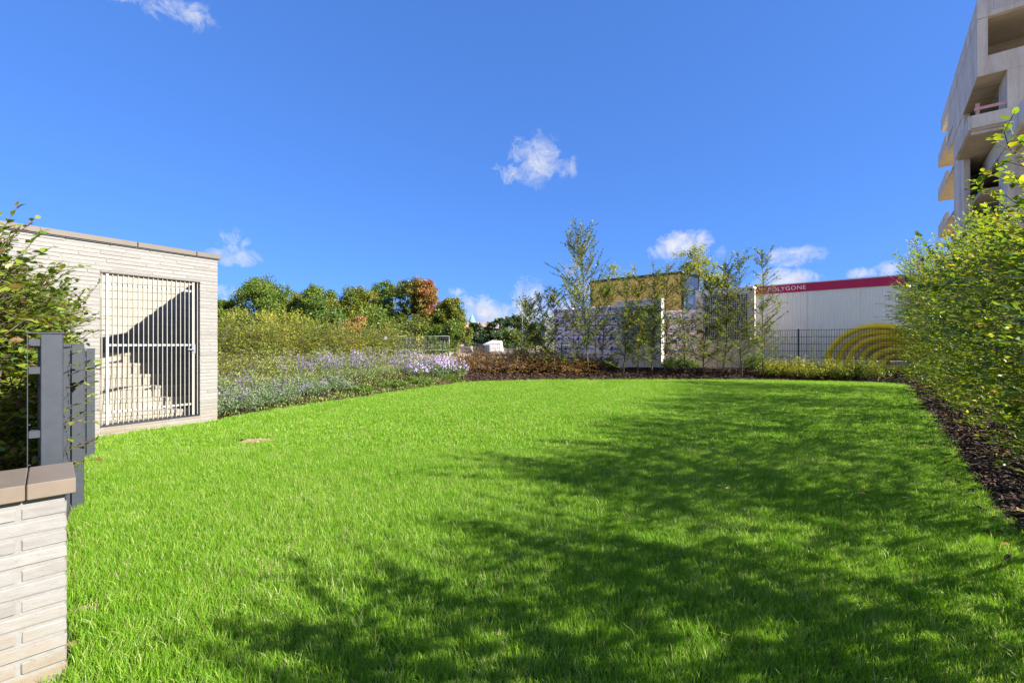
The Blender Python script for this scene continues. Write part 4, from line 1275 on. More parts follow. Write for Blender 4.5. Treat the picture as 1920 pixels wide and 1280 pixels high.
# ---------------------------------------------------------------- larger trees
def crown_tree(rng, name, label, cat, base, hgt, width, nclump, per, mat, leaf, group=None, crown_low=.12, hue_f=None, bark='bark', clump_r=.16, shape=1.0):
    root = thing(name, label, cat, base, 0, group)
    r0 = .018 * hgt + .05
    pts = [(0, 0, -.2)]
    x = y = 0
    for q in (.2, .4, .6, .8, .95):
        x += rng.normal(0, .02 * hgt); y += rng.normal(0, .02 * hgt)
        pts.append((x, y, hgt * q))
    m = MB().tube(pts, [r0, r0 * .85, r0 * .65, r0 * .45, r0 * .28, r0 * .1], 8)
    m.build('trunk', M[bark], root)
    # clump centres on an uneven egg
    u = rng.rand(nclump); z = crown_low + (1 - crown_low) * u
    prof = np.sin(np.clip((u * .80 + .17), 0, 1) * math.pi) ** (.55 * shape) * (1 + .16 * np.sin(u * 17 + rng.rand() * 6))
    a = rng.uniform(0, 2 * math.pi, nclump); rr = np.sqrt(rng.uniform(.12, 1.0, nclump)) * rng.uniform(.78, 1.14, nclump) * (1 + .14 * np.sin(3 * a + u * 9 + rng.rand() * 6))
    cx_ = .5 * width * prof * rr * np.cos(a); cy_ = .5 * width * prof * rr * np.sin(a)
    C = np.column_stack([cx_, cy_, z * hgt * .95])
    nl = 6
    la = rng.uniform(0, 2 * math.pi, nl); lz = rng.uniform(.30, .92, nl)
    lc = np.column_stack([.30 * width * np.cos(la) * (1.1 - .5 * lz), .30 * width * np.sin(la) * (1.1 - .5 * lz), lz * hgt * .93])
    pick_ = rng.rand(nclump) < .55
    kk_ = rng.randint(0, nl, nclump)
    lob = lc[kk_] + rng.normal(0, 1, (nclump, 3)) * [.105 * width, .105 * width, .075 * hgt]
    lob[:, 2] = np.clip(lob[:, 2], crown_low * hgt, hgt * .97)
    C = np.where(pick_[:, None], lob, C * [.88, .88, .97])
    ex_ = rng.rand(nclump) < .16      # a few sprays reach out of the crown
    C[ex_] *= [1.14, 1.14, 1.045]
    # limbs to clumps
    k = rng.choice(nclump, min(nclump, 46), replace=False)
    zb = np.clip(C[k, 2] * rng.uniform(.45, .8, len(k)), hgt * .08, hgt * .9)
    zs = np.array([p[2] for p in pts]); A = np.column_stack([np.interp(zb, zs, [p[0] for p in pts]), np.interp(zb, zs, [p[1] for p in pts]), zb])
    link('limbs', twig_mesh('limbs', A, (A + C[k]) / 2 + [0, 0, .05 * hgt * .3], C[k], r0 * .28, r0 * .06), root, M[bark], 'stuff')
    n = nclump * per
    kk = np.repeat(np.arange(nclump), per)
    cr = clump_r * width * rng.uniform(.7, 1.25, nclump)[kk][:, None]
    dvec = nrm(rng.normal(0, 1, (n, 3)))
    rad = rng.rand(n)[:, None] ** .6
    asp = rng.uniform(.6, 1.5, (nclump, 3))[kk] * [1, 1, .8]
    P = C[kk] + dvec * rad * cr * asp
    N = nrm(dvec * .4 + [0, 0, .6] + rng.normal(0, .8, (n, 3)))
    D = nrm(np.cross(N, rng.normal(0, 1, (n, 3))) + [0, 0, -.25])
    L = rng.uniform(.7, 1.3, n) * leaf
    hue = .45 * rng.rand(nclump)[kk] + .5 * rng.rand(n)
    if hue_f is not None: hue = hue_f(P, hue)
    link('crown', leaf_mesh('crown', P, D, N, L, L * .72, np.clip(hue, 0, 1), 2), root, mat, 'stuff')
    return root
r7 = np.random.RandomState(71)
FTG = 'broadleaf trees beyond the garden'
FAR = [  # px centre, py top, width px, Y, mat, label
    (416, 560, 62, 44, 'tree_green', 'green tree just right of the brick building corner'),
    (487, 527, 118, 46, 'tree_green', 'tall rounded dark green tree, the tallest left of the gap'),
    (560, 548, 76, 47, 'tree_olive', 'olive tinged tree in the middle of the tree group'),
    (604, 540, 80, 45, 'tree_green', 'bright green tree in the middle of the tree group'),
    (662, 541, 84, 44, 'tree_olive', 'olive tree with orange leaf tips left of the red topped tree'),
    (735, 531, 76, 46, 'tree_green', 'dark green tree directly left of the red topped tree'),
    (776, 517, 84, 43, 'tree_red', 'tall tree turning red on its upper right side'),
    (840, 564, 66, 40, 'tree_olive', 'smaller open tree at the right end of the tree group'),
]
for (px, py, wpx, Y, mt, lb) in FAR:
    X = (px - 960) / F * Y
    z0 = gz(X, Y)
    hgt = H + (HOR - py) / F * Y - z0
    wd = wpx / F * Y
    hf = None
    if mt == 'tree_red':
        hf = lambda P, h, hg=hgt, wd=wd: np.clip(.30 * h + .62 * ss(-.1, .55, P[:, 0] / wd + .5 * (P[:, 2] / hg - .55)) * (.45 + .75 * h), 0, 1)
    crown_tree(r7, 'broadleaf_tree', lb, 'tree', (X, Y, z0), hgt * 1.02, wd * 1.25, 230, 210, M[mt], .15, FTG, hue_f=hf, clump_r=.105, crown_low=.04)
# bushes filling below the far trees
for (px, py, wpx, Y, mt, lb) in [(440, 572, 110, 36, 'tree_olive', 'olive bush below the tall dark tree, left'), (530, 578, 110, 35, 'hedge_yellow', 'yellowish bush below the tall dark tree, right'), (612, 574, 100, 36, 'tree_green', 'green bush below the middle trees'), (664, 586, 46, 34, 'red_shrub', 'orange red bush left of the construction fence sign'), (705, 572, 96, 38, 'tree_green', 'green bush behind the construction fence'), (768, 588, 96, 36, 'tree_olive', 'olive bush below the red topped tree'), (832, 606, 70, 38, 'tree_green', 'green bush below the small open tree')]:
    X = (px - 960) / F * Y
    z0 = gz(X, Y)
    crown_tree(r7, 'large_bush', lb, 'bush', (X, Y, z0), H + (HOR - py) / F * Y - z0, wpx / F * Y, 34, 150, M[mt], .15, 'bushes below the far trees', crown_low=.04, clump_r=.18, shape=.7)
# trees behind the mustard cabin
for (px, py, wpx, Y, n1, lb) in [(1308, 462, 110, 46, 60, 'tall airy yellow green tree behind the mustard cabin'), (1348, 498, 60, 47, 34, 'smaller yellow green tree beside the airy one'), (1160, 490, 84, 45, 34, 'thin yellowish tree behind the left end of the mustard cabin'), (1420, 522, 50, 50, 20, 'yellow green tree tip behind the larger grille cabin')]:
    X = (px - 960) / F * Y
    z0 = gz(X, Y)
    crown_tree(r7, 'lime_tree', lb, 'tree', (X, Y, z0), H + (HOR - py) / F * Y - z0, wpx / F * Y, n1 * 2, 90, M['tree_lime'], .15, 'yellow green trees behind the cabins', crown_low=.35, clump_r=.13, bark='bark_pale')
# distant dark trees right of the pink building
PG = 'distant dark trees at the horizon'
for (px, py, wpx, Y, lb) in [(876, 622, 18, 88, 'small distant tree before the pink building, left'), (893, 602, 30, 90, 'distant pointed tree below the green spire'), (910, 612, 22, 95, 'distant tree right of the green spire'), (919, 602, 26, 92, 'slim distant tree in the gap'), (926, 616, 40, 84, 'low distant tree between the slim and the round dark one'), (937, 594, 34, 92, 'distant round dark tree left of the tallest distant one'), (966, 588, 42, 88, 'tallest distant dark tree behind the leftmost sapling'), (955, 612, 40, 80, 'paler distant tree in front of the tallest distant one'), (1000, 600, 40, 90, 'distant dark tree behind the saplings')]:
    X = (px - 960) / F * Y
    z0 = gz(X, Y)
    crown_tree(r7, 'distant_tree', lb, 'tree', (X, Y, z0), H + (HOR - py) / F * Y - z0, wpx / F * Y, 40, 110, M['pine'] if px != 955 else M['tree_green'], .34, PG, crown_low=.06, clump_r=.17, shape=.8)
# far woods as one mass
nw = 26000
ang = np.radians(RNG.uniform(-62, 62, nw)); Rw = RNG.uniform(230, 320, nw)
Xw = Rw * np.sin(ang); Yw = Rw * np.cos(ang)
prof = 5.5 + 1.6 * np.sin(ang * 23) + 1.2 * np.sin(ang * 61 + 1) + .8 * np.sin(ang * 140)
Pw = np.column_stack([Xw, Yw, .5 + RNG.rand(nw) ** .8 * prof])
link('far_woods', leaf_mesh('far_woods', Pw, nrm(RNG.normal(0, 1, (nw, 3))), nrm(RNG.normal(0, 1, (nw, 3)) + [0, 0, .5]), RNG.uniform(1.6, 3.2, nw), RNG.uniform(1.4, 2.4, nw), RNG.rand(nw), 2), None, M['pine'], 'stuff', 'low band of far woods along the horizon')

# ---------------------------------------------------------------- cabins and stacks (site grid B direction)
CB = nrm(np.array([.75, -.66])); CBang = math.atan2(CB[1], CB[0])
CA = np.array([-CB[1], CB[0]])   # away from the camera
def ribbed(x0, x1, z0, z1, y, pitch, depth, m=None, flat=.45):
    m = m or MB()
    n = max(1, int(round((x1 - x0) / pitch)))
    p = (x1 - x0) / n
    prof = [(x0, y)]
    for i in range(n):
        a = x0 + i * p
        prof += [(a + p * flat, y), (a + p * (flat + .12), y + depth), (a + p * .88, y + depth), (a + p, y)]
    v = [(a, b, z0) for a, b in prof] + [(a, b, z1) for a, b in prof]
    k = len(prof)
    m.add(v, [(i, i + 1, k + i + 1, k + i) for i in range(k - 1)])
    return m

# mustard two-storey cabin
ycp = np.array([9.62, 25.5])
yc = thing('mustard_site_cabin', 'mustard yellow two storey site cabin with dark roof edge', 'building', (ycp[0], ycp[1], 0), CBang)
YL, YT, YB = 6.06, 5.50, .5   # local: x from -YL to 0, y away
def cabin_storey(z0, z1):
    for i in range(5):
        a = -YL + .14 + (YL - .28) * i / 5; b = -YL + .14 + (YL - .28) * (i + 1) / 5
        m = MB(); ribbed(a + .004, b - .004, z0 + .14, z1 - .16, .02, .12, .010, m, .75)
        m.box(a + .004, .034, z0 + .14, b - .004, .08, z1 - .16)
        m.build('wall_panel', M['cabin_yellow'], yc)
    # right end: pale blue panels
    for i in range(4):
        a = .10 + (2.44 - .2) * i / 4; b = .10 + (2.44 - .2) * (i + 1) / 4
        bx('end_panel', M['cabin_blue'] if z0 > 2 else M['cabin_light'], yc, -.06, a + .01, z0 + .14, -.012, b - .01, z1 - .16)
    w = bx('window', M['white_paint'], yc, -.011, .72, z0 + .72, .015, 1.45, z0 + 1.75)
    bx('pane', M['glass'], w, .0155, .79, z0 + .79, .02, 1.38, z0 + 1.68)
for (z0, z1) in ((.5, 2.98), (3.0, 5.5)):
    cabin_storey(z0, z1)
    for (x, y) in ((-YL, 0), (-.13, 0), (-YL, 2.31), (-.13, 2.31)):
        bx('corner_post', M['cabin_dark'], yc, x, y, z0, x + .13, y + .13, z1 - .165)
    bx('roof_edge', M['cabin_dark'], yc, -YL - .02, -.02, z1 - .16, .02, 2.46, z1)
bx('floor_frame', M['cabin_dark'], yc, -YL, .003, .36, 0, 2.44, .5)
bx('rear_wall', M['cabin_yellow'], yc, -YL + .14, 2.34, .64, -.14, 2.42, 5.33)
bx('end_panel', M['cabin_yellow'], yc, -YL + .03, .14, .64, -YL + .08, 2.3, 5.33)

# beige grille cabins
def grille_cabin(label, corner, L, top, base, depth, bright_right):
    root = thing('grille_cabin', label, 'equipment cabin', (corner[0], corner[1], 0), CBang, 'beige equipment cabins with grilles')
    zt_, zb_ = top, base
    gh0 = zb_ + (zt_ - zb_) * .36; gh1 = zt_ - .30
    fx = .36 if L > 2.26 else .24
    bx('roof', M['cabin_light'], root, -.03, -.04, zt_ - .07, L + .03, depth + .03, zt_, .006)
    bx('top_fascia', M['cabin_light'], root, 0, 0, gh1 + .002, L, .06, zt_ - .072)
    bx('side_post', M['cabin_beige'], root, 0, 0, zb_, fx, .06, gh1)
    bx('side_post', M['cabin_light' if bright_right else 'cabin_beige'], root, L - .22, 0, zb_, L, .06, gh1)
    bx('lower_panel', M['cabin_beige'], root, fx + .003, .012, zb_ + .03, L - .223, .06, gh0)
    for k in (1, 2):
        xx = fx + (L - .22 - fx) * k / 3
        bx('panel_seam', M['cabin_dark'], root, xx - .006, .008, zb_ + .03, xx + .006, .0115, gh0)
    bx('back_panel', M['dark_void'], root, fx, .22, gh0, L - .22, .24, gh1)
    m = MB()
    for x in np.arange(fx + .05, L - .23, .092):
        m.box(x - .010, -.012, gh0, x + .010, .004, gh1)
    for z in np.arange(gh0 + .04, gh1, .092):
        m.box(fx, -.024, z - .010, L - .22, -.0125, z + .010)
    m.build('grille', M['grille'], root, 'stuff')
    bx('side_panel', M['cabin_light'], root, L - .05, .062, zb_, L - .001, depth, zt_ - .072)
    bx('side_panel', M['cabin_beige'], root, .001, .062, zb_, .05, depth, zt_ - .072)
    bx('rear_panel', M['cabin_beige'], root, .051, depth - .05, zb_, L - .051, depth, zt_ - .072)
    bx('plinth', M['pale_stone'], root, -.1, -.12, zb_ - .30, L + .1, depth + .1, zb_ - .004)
    return root
g1c = np.array([4.96, 21.6])
grille_cabin('smaller beige cabin with wire grille behind the middle saplings', g1c, 2.2, 3.43, .30, .30, True)
g2c = np.array([8.63, 21.4])
gc2 = grille_cabin('larger beige cabin with wire grille beside the white cabin', g2c, 2.45, 3.92, .28, .45, False)
bx('name_plate', M['cabin_dark'], gc2, 2.22, -.006, 3.74, 2.43, -.001, 3.82)
bx('corner_post', M['cabin_beige'], gc2, 2.452, -.03, .28, 2.53, .10, 3.84)

# long white cabin with crimson band
pcp = np.array([11.19, 21.3])
pc = thing('white_site_cabin', 'long white site cabin with crimson band and white lettering', 'building', (pcp[0], pcp[1], 0), math.atan2(-.69, .72))
PL, PT, PB = 9.0, 4.08, .62
seams = [0.10, .42, 2.25, 4.1, 6.0, 7.6, PL - .1]
for a, b in zip(seams[:-1], seams[1:]):
    m = ribbed(a + .006, b - .006, PB + .12, PT - .38, .02, .10, .014)
    m.box(a + .006, .04, PB + .12, b - .006, .08, PT - .38)
    m.build('wall_panel', M['cabin_white'], pc)
bx('corner_post', M['cabin_light'], pc, -.06, -.01, PB, .095, .12, PT - .36)
bx('corner_post', M['cabin_light'], pc, PL - .095, -.01, PB, PL, .12, PT - .36)
bx('floor_frame', M['cabin_white'], pc, .1, 0, PB - .05, PL - .1, 2.4, PB + .115)
bd = bx('crimson_band', M['cabin_red'], pc, 0.28, -.02, PT - .375, PL - .25, .08, PT - .03)
bx('corner_cap', M['cabin_red'], pc, -.06, -.03, PT - .42, .277, .13, PT + .03, .008)
bx('corner_cap', M['cabin_red'], pc, 6.0, -.03, PT - .38, 6.3, .0, PT + .035, .008)
bx('roof_rim', M['cabin_light'], pc, .28, -.012, PT - .028, PL, 2.44, PT + .012)
bx('end_wall', M['cabin_light'], pc, -.05, .125, PB, -.01, 2.40, PT - .03)
bx('rear_wall', M['cabin_white'], pc, -.01, 2.34, PB, PL, 2.40, PT - .03)
cu = bpy.data.curves.new('lettering', 'FONT')
cu.body = 'POLYGONE'
cu.size = .255
cu.extrude = .002
cu.space_character = 1.08
cu.materials.append(M['white_print'])
tmp = bpy.data.objects.new('lettering_curve', cu)
COL.objects.link(tmp)
bpy.context.view_layer.update()
tme = bpy.data.meshes.new_from_object(tmp.evaluated_get(bpy.context.evaluated_depsgraph_get()))
bpy.data.objects.remove(tmp)
to = link('lettering', tme, pc)
to.rotation_euler = (math.radians(90), 0, 0)
to.location = (.72, -.0225, PT - .285)
to.scale = (1.05, 1, 1)
m = MB()
for k in range(3):
    an = math.radians(100 + 120 * k)
    m.tube([(.52 + .085 * math.cos(an + t_), -.0245, PT - .20 + .085 * math.sin(an + t_)) for t_ in np.linspace(0, 1.5, 6)], .014, 5)
m.build('emblem', M['gold_print'], pc)
m = MB(); m.tube([(.18, -.035, PT - .08), (.10, -.05, PT - .22), (-.02, -.04, PT - .45)], .018, 5); m.build('hook', M['cabin_dark'], pc)

# insulation packs: each pack its own thing
def packs(name_mat, origin, ncol, nrow, pw, ph, depth, z0, labels, group, style, dz_top=None):
    ca, sa = CB, CA
    for c in range(ncol):
        for r in range(nrow):
            k = c * nrow + r
            zb_ = z0 + r * (ph + .03)
            rr = np.random.RandomState(900 + k + len(group))
            off = rr.normal(0, .02)
            p = origin + CB * (c * (pw + .05)) + CA * off
            nm = thing('insulation_pack', labels(c, r), 'insulation pack', (p[0], p[1], zb_), CBang, group)
            m = MB(); m.box(0, 0, 0, pw, depth, ph, .035)
            m.build('wrapping', M[name_mat], nm)
            m = MB()
            mt = 'blue_print' if style == 0 else 'blue_print_light'
            if style == 0:
                sh = rr.uniform(-.10, .12)
                for q in range(2):
                    x = .14 + sh + q * pw / 2
                    # lion-like blot and text bars
                    m.prism([(x, -.004, ph * .50), (x + .20, -.004, ph * .46), (x + .17, -.004, ph * .60), (x + .23, -.004, ph * .72), (x + .13, -.004, ph * .92), (x + .03, -.004, ph * .74)], (0, .003, 0))
                    for t_ in range(6):
                        m.box(x + .24 + .042 * t_, -.004, ph * .56, x + .274 + .042 * t_, -.001, ph * (.67 if t_ % 2 else .70))
                    for t_ in range(5):
                        m.box(x + .02 + .03 * t_, -.004, ph * .24, x + .042 + .03 * t_, -.001, ph * .29)
                        m.box(x + .28 + .03 * t_, -.004, ph * .33, x + .302 + .03 * t_, -.001, ph * .38)
            else:
                for q in range(3):
                    x = .05 + q * pw / 3
                    m.prism([(x, -.004, ph * .12), (x + .16, -.004, ph * .12), (x + .13, -.004, ph * .28), (x + .18, -.004, ph * .42), (x + .06, -.004, ph * .44), (x + .02, -.004, ph * .30)], (0, .003, 0))
                    m.box(x + .20, -.004, ph * .14, x + .20 + pw / 3 - .26, -.001, ph * .26)
                    m.box(x + .20, -.004, ph * .30, x + .20 + (pw / 3 - .26) * .8, -.001, ph * .36)
                    m.box(x + .02, -.004, ph * .62, x + .20, -.001, ph * .66)
            m.build('blue_print', M[mt], nm, 'stuff')
            if style == 1:
                m = MB()
                for q in range(4):
                    x = .06 + q * pw / 4
                    m.box(x, -.004, ph * .72, x + pw / 4 - .14, -.001, ph * .84)
                m.build('pale_print', M['pink_print'], nm, 'stuff')
ordn = ['lowest', 'second from below', 'third from below', 'fourth from below', 'fifth from below', 'topmost', 'topmost']
rown = ['bottom row', 'second row', 'third row', 'fourth row', 'fifth row', 'top row']
coln = ['left column', 'middle column', 'right column']
stA = at(1038, 0, 24.0)[:2]
packs('foil', stA, 3, 6, 1.22, .445, 1.2, .42, lambda c, r: 'lavender insulation pack of the large stack, %s, %s' % (coln[c], rown[r]), 'lavender wrapped packs of the large stack', 0)
stB = at(1246, 0, 22.6)[:2]
packs('foil_white', stB, 1, 5, 1.85, .50, 1.2, .42, lambda c, r: 'white insulation pack with bold blue print, %s of the small stack' % ordn[r if r < 4 else 5], 'white wrapped packs of the small stack', 1)
for (o_, w_, lb) in ((stA, 3.8, 'timber pallet under the large lavender stack'), (stB, 1.85, 'timber pallet under the small white stack')):
    pl = thing('pallet', lb, 'pallet', (o_[0], o_[1], .40), CBang)
    for i in range(5):
        bx('board', M['wood'], pl, .0, .05 + .24 * i, -.022, w_, .20 + .24 * i, 0)
    for i in range(3):
        bx('runner', M['wood'], pl, w_ * .48 * i, .02, -.16, w_ * .48 * i + .1, 1.2, -.0225)

# mesh fence in front of the white cabin and along the site
def mesh_fence(label, p0, p1, top, base, posts, pitch, rows, r=.007):
    d = p1 - p0; Ln = np.linalg.norm(d)
    root = thing('mesh_fence', label, 'fence', (p0[0], p0[1], 0), math.atan2(d[1], d[0]))
    for x in posts:
        bx('post', M['fence_steel'], root, x - .03, .012, base - .2, x + .03, .06, top + .04)
    m = MB()
    for x in np.arange(.02, Ln, pitch):
        m.box(x - r, -r, base + .03, x + r, r, top)
    m.build('upright_rods', M['fence_steel'], root, 'stuff')
    for z in np.linspace(base + .05, top - .01, rows):
        bx('cross_rod', M['fence_steel'], root, 0, -.020, z - .009, Ln, -.0075, z + .009)
    return root
mesh_fence('dark mesh fence before the white cabin and the yellow pipes', np.array([10.85, 19.75]), np.array([15.9, 15.6]), 1.99, .50, (1.35, 4.85, 6.3), .085, 6)
mesh_fence('dark mesh fence with slim posts before the building site', np.array([-6.8, 22.6]), np.array([4.4, 23.6]), 1.42, .45, (.62, 3.3, 4.98, 6.9, 9.4), .11, 5, .005)

# yellow drainage pipe coil leaning on the white cabin
yp = thing('yellow_pipe_coil', 'coil of thick yellow drainage pipe leaning before the white cabin', 'pipe coil', (14.45, 17.9, .45), math.atan2(-.69, .72))
for k, (rx, rz, dy) in enumerate(((1.66, 1.60, .0), (1.42, 1.37, .12), (1.20, 1.14, .02), (.97, .90, .14), (.72, .64, .05), (.5, .42, .16))):
    pts = []
    for a in np.linspace(-.15, 2 * math.pi - .15, 48):
        pts.append((rx * math.cos(a) + .12 * k, -.35 + dy + .10 * math.sin(a) * 2, .1 + max(-.05, rz * math.sin(a) * .98) * 1.0))
    MB().tube(pts, .115, 10).build('pipe_turn', M['yellow_pipe'], yp)

# ---------------------------------------------------------------- building site clutter in the middle distance
def box_stack(name, label, cat, px0, px1, py0, py1, Y, depth, mat, nx_=2, nz_=3, rot=-.25, group=None, piece='block'):
    a = at(px0, py1, Y); b = at(px1, py0, Y)
    root = thing(name, label, cat, (a[0], Y, a[2]), rot, group)
    w = b[0] - a[0]; h = b[2] - a[2]
    for i in range(nx_):
        for k in range(nz_):
            bx(piece, M[mat], root, w * i / nx_ + .012, .01 * ((i + k) % 2), h * k / nz_ + .003, w * (i + 1) / nx_ - .012, depth, h * (k + 1) / nz_ - .008, .01)
    return root
SG2 = 'stacks of paving and bricks on the building site'
box_stack('paver_stack', 'brown paver stack left of the fence post, the leftmost stack', 'paver stack', 863, 884, 649, 670, 35, 1.0, 'paver', 2, 4, group=SG2)
box_stack('paver_stack', 'brown paver stack directly right of the fence post', 'paver stack', 886, 896, 649, 670, 34, .9, 'paver', 1, 4, group=SG2)
box_stack('paver_stack', 'taller brown crate like paver stack beside the white stack', 'paver stack', 896.5, 906, 646, 670, 33, .9, 'paver', 1, 5, group=SG2)
box_stack('stone_stack', 'sunlit pale stone stack before the white sheeting', 'stone stack', 907, 919, 646, 670, 33.2, .9, 'pale_stone', 1, 4, rot=.3, group=SG2)
box_stack('brick_stack', 'red brick stack right of the fence post in the gap', 'brick stack', 961, 985, 655, 668, 36, 1.0, 'red_brick', 3, 2, group=SG2)
box_stack('brick_stack', 'red brick stack left of the large lavender stack', 'brick stack', 1012, 1034, 655, 669, 33, 1.0, 'red_brick', 3, 3, group=SG2)
# loose grey stones
rr = np.random.RandomState(81)
for i, (px, lb) in enumerate(((828, 'grey loose kerb stone beside the tall fence post, leftmost'), (841, 'dark grey stone block in the row of loose kerb stones'), (850, 'pale stone block in the middle of the loose kerb stones'), (860, 'loose kerb stone beside the leftmost paver stack'), (872, 'flat pale kerb stone before the leftmost paver stack'))):
    a = at(px, 669, 31)
    o = MB().box(0, 0, 0, .42, .35, .22 + .10 * rr.rand(), .02).build('kerb_stone', M['pale_stone'] if i % 2 else M['paver'])
    o.location = (a[0], 31, a[2]); o.rotation_euler = (0, 0, rr.uniform(-.5, .5))
    tag(o, lb, 'stone', 'loose kerb stones on the site')
# white sheeting heap
ws = thing('sheeted_load', 'large white sheeted load with sloping top on the building site', 'covered load', (at(903, 0, 40)[0], 40, at(0, 664, 40)[2]), -.1)
w = 1.75; h = 1.25
m = MB(); m.prism([(0.1, 0, .30), (w, 0, .30), (w * .92, 0, h * .95), (w * .55, 0, h), (.15, 0, h * .72)], (0, 1.6, 0)); m.build('white_cover', M['white_sheet'], ws)
for k in range(4):
    bx('slab', M['pale_stone'], ws, .05 + .02 * k, -.15 - .03 * k, .075 * k, w - .1 * k, -.012 - .03 * k, .07 + .075 * k)
bx('bearer', M['wood'], ws, 0, .1, 0, w, 1.5, .28)
# temporary construction fence
def site_fence():
    root = thing('construction_fence', 'temporary galvanised construction fence before the far trees', 'fence', (at(604, 0, 31)[0], 31, 0), .0)
    x0 = 0; L_ = at(842, 0, 31)[0] - at(604, 0, 31)[0]
    zt_ = at(0, 629, 31)[2]; zb_ = at(0, 659, 31)[2]
    for x in np.linspace(0, L_, 4):
        MB().tube([(x, 0, zb_ - .3), (x, 0, zt_)], .025, 6).build('post', M['galv'], root)
    for i in range(3):
        a = L_ * i / 3 + .03; b = L_ * (i + 1) / 3 - .03
        for z in (zb_ + .1, zt_ - .03):
            MB().tube([(a, -.03, z), (b, -.03, z)], .015, 5).build('frame_tube', M['galv'], root)
        m = MB()
        for x in np.arange(a, b, .12): m.box(x - .004, -.034, zb_ + .1, x + .004, -.028, zt_)
        for z in np.arange(zb_ + .2, zt_, .25): m.box(a, -.028, z - .003, b, -.024, z + .003)
        m.build('wire_mesh', M['galv'], root, 'stuff')
    bx('sign_plate', M['white_paint'], root, at(719, 0, 31)[0] - at(604, 0, 31)[0], -.06, zt_ - .28, at(726, 0, 31)[0] - at(604, 0, 31)[0], -.05, zt_ - .08)
site_fence()

# lamp pole in the gap
lp_ = at(979, 0, 60)
lpo = thing('slim_pole', 'slim grey pole standing behind the leftmost sapling', 'pole', (lp_[0], 60, .5))
MB().tube([(0, 0, 0), (0, 0, at(0, 569, 60)[2] - .5)], [.08, .05], 8).build('mast', M['galv'], lpo)
bx('pole_base', M['galv'], lpo, -.14, -.14, 0, .14, .14, .3)

# pink building with spire
pk = thing('pink_building', 'distant pink plastered building with green copper spire', 'building', (at(838, 0, 150)[0], 150, .5), 0)
pw_ = at(932, 0, 150)[0] - at(838, 0, 150)[0]; ph_ = at(0, 606, 150)[2] - .5
bx('wall', M['pink_plaster'], pk, 0, 0, 0, pw_, 14, ph_)
bx('roof_rim', M['pink_plaster'], pk, -.1, -.1, ph_ + .002, pw_ + .1, 14.1, ph_ + .25)
for i in range(6):
    w = bx('window', M['cabin_dark'], pk, 1.2 + i * 2.5, -.03, 1.0, 2.2 + i * 2.5, -.002, 2.9)
    bx('pane', M['glass'], w, 1.3 + i * 2.5, -.05, 1.1, 2.1 + i * 2.5, -.031, 2.8)
sx_ = at(883.5, 0, 150)[0] - at(838, 0, 150)[0]
sh_ = at(0, 587, 150)[2] - .5
m = MB()
n = 8
ring = [(sx_ + 1.35 * math.cos(2 * math.pi * i / n + .3), 3 + 1.35 * math.sin(2 * math.pi * i / n + .3), ph_ + .26) for i in range(n)]
m.add(ring + [(sx_, 3, sh_)], [(i, (i + 1) % n, n) for i in range(n)] + [tuple(range(n - 1, -1, -1))])
sp = m.build('spire', M['copper'], pk)
m = MB()
for i in range(n):
    m.tube([ring[i], (sx_, 3, sh_)], .05, 4)
m.tube([(sx_, 3, sh_ - .1), (sx_, 3, sh_ + .5)], .04, 5)
m.build('rib', M['copper'], sp)

# pale low building behind the stack
pb = thing('pale_blue_building', 'pale blue grey flat building left of the large lavender stack', 'building', (at(1020, 0, 60)[0], 60, .5), 0)
pw_ = 3.6; ph_ = at(0, 599, 60)[2] - .5
bx('wall', M['plaster_blue'], pb, 0, 0, 0, pw_, 6, ph_)
bx('parapet', M['plaster_blue'], pb, -.06, -.06, ph_ + .002, pw_ + .06, 6.06, ph_ + .12)
bx('band', M['cabin_blue'], pb, -.0, -.03, ph_ - .85, pw_, -.002, ph_ - .78)
for i in range(3):
    w = bx('window', M['white_paint'], pb, .7 + i * .85, -.04, .95, 1.2 + i * .85, -.002, 1.7)
    bx('pane', M['dark_void'], w, .74 + i * .85, -.05, 1.0, 1.16 + i * .85, -.041, 1.65)
for i in range(3):
    bx('vent', M['cabin_dark'], pb, .45 + i * .5, -.02, ph_ - .55, .55 + i * .5, -.002, ph_ - .45)

# ---------------------------------------------------------------- unfinished concrete block at the right
CO = np.array([22.5, 22.0])
AA = nrm(np.array([.62, .78])); aang = math.atan2(AA[1], AA[0])
cb = thing('concrete_building', 'unfinished grey concrete apartment block with balconies at upper right', 'building', (CO[0], CO[1], 0), aang)
# local frame: x = along the side wall (away), y = -b  (so b positive is to the right/near: y negative)
def cbox(name, mat, a0, a1, b0, b1, z0, z1, parent=cb, label=None, bev=0.0):
    return bx(name, M[mat], parent, a0, -b1, z0, a1, -b0, z1, bev, label)
Z0, Z1 = 14.3, 18.0
# top storey: side wall as separate formwork panels with narrow joints
cbox('side_wall', 'concrete', .05, 11.2, .02, .25, Z0, Z1)
ed = [0.0, 2.6, 4.4, 6.1, 8.0, 9.6, 11.2]
for a0, a1 in zip(ed[:-1], ed[1:]):
    cbox('wall_panel', 'concrete', a0 + .006, a1 - .006, 0, .018, Z0, Z1 - .95)
cbox('wall_panel', 'concrete', 0, 15.0, -.01, .22, Z1 - .93, Z1, label='long parapet panel running past the end of the wall')
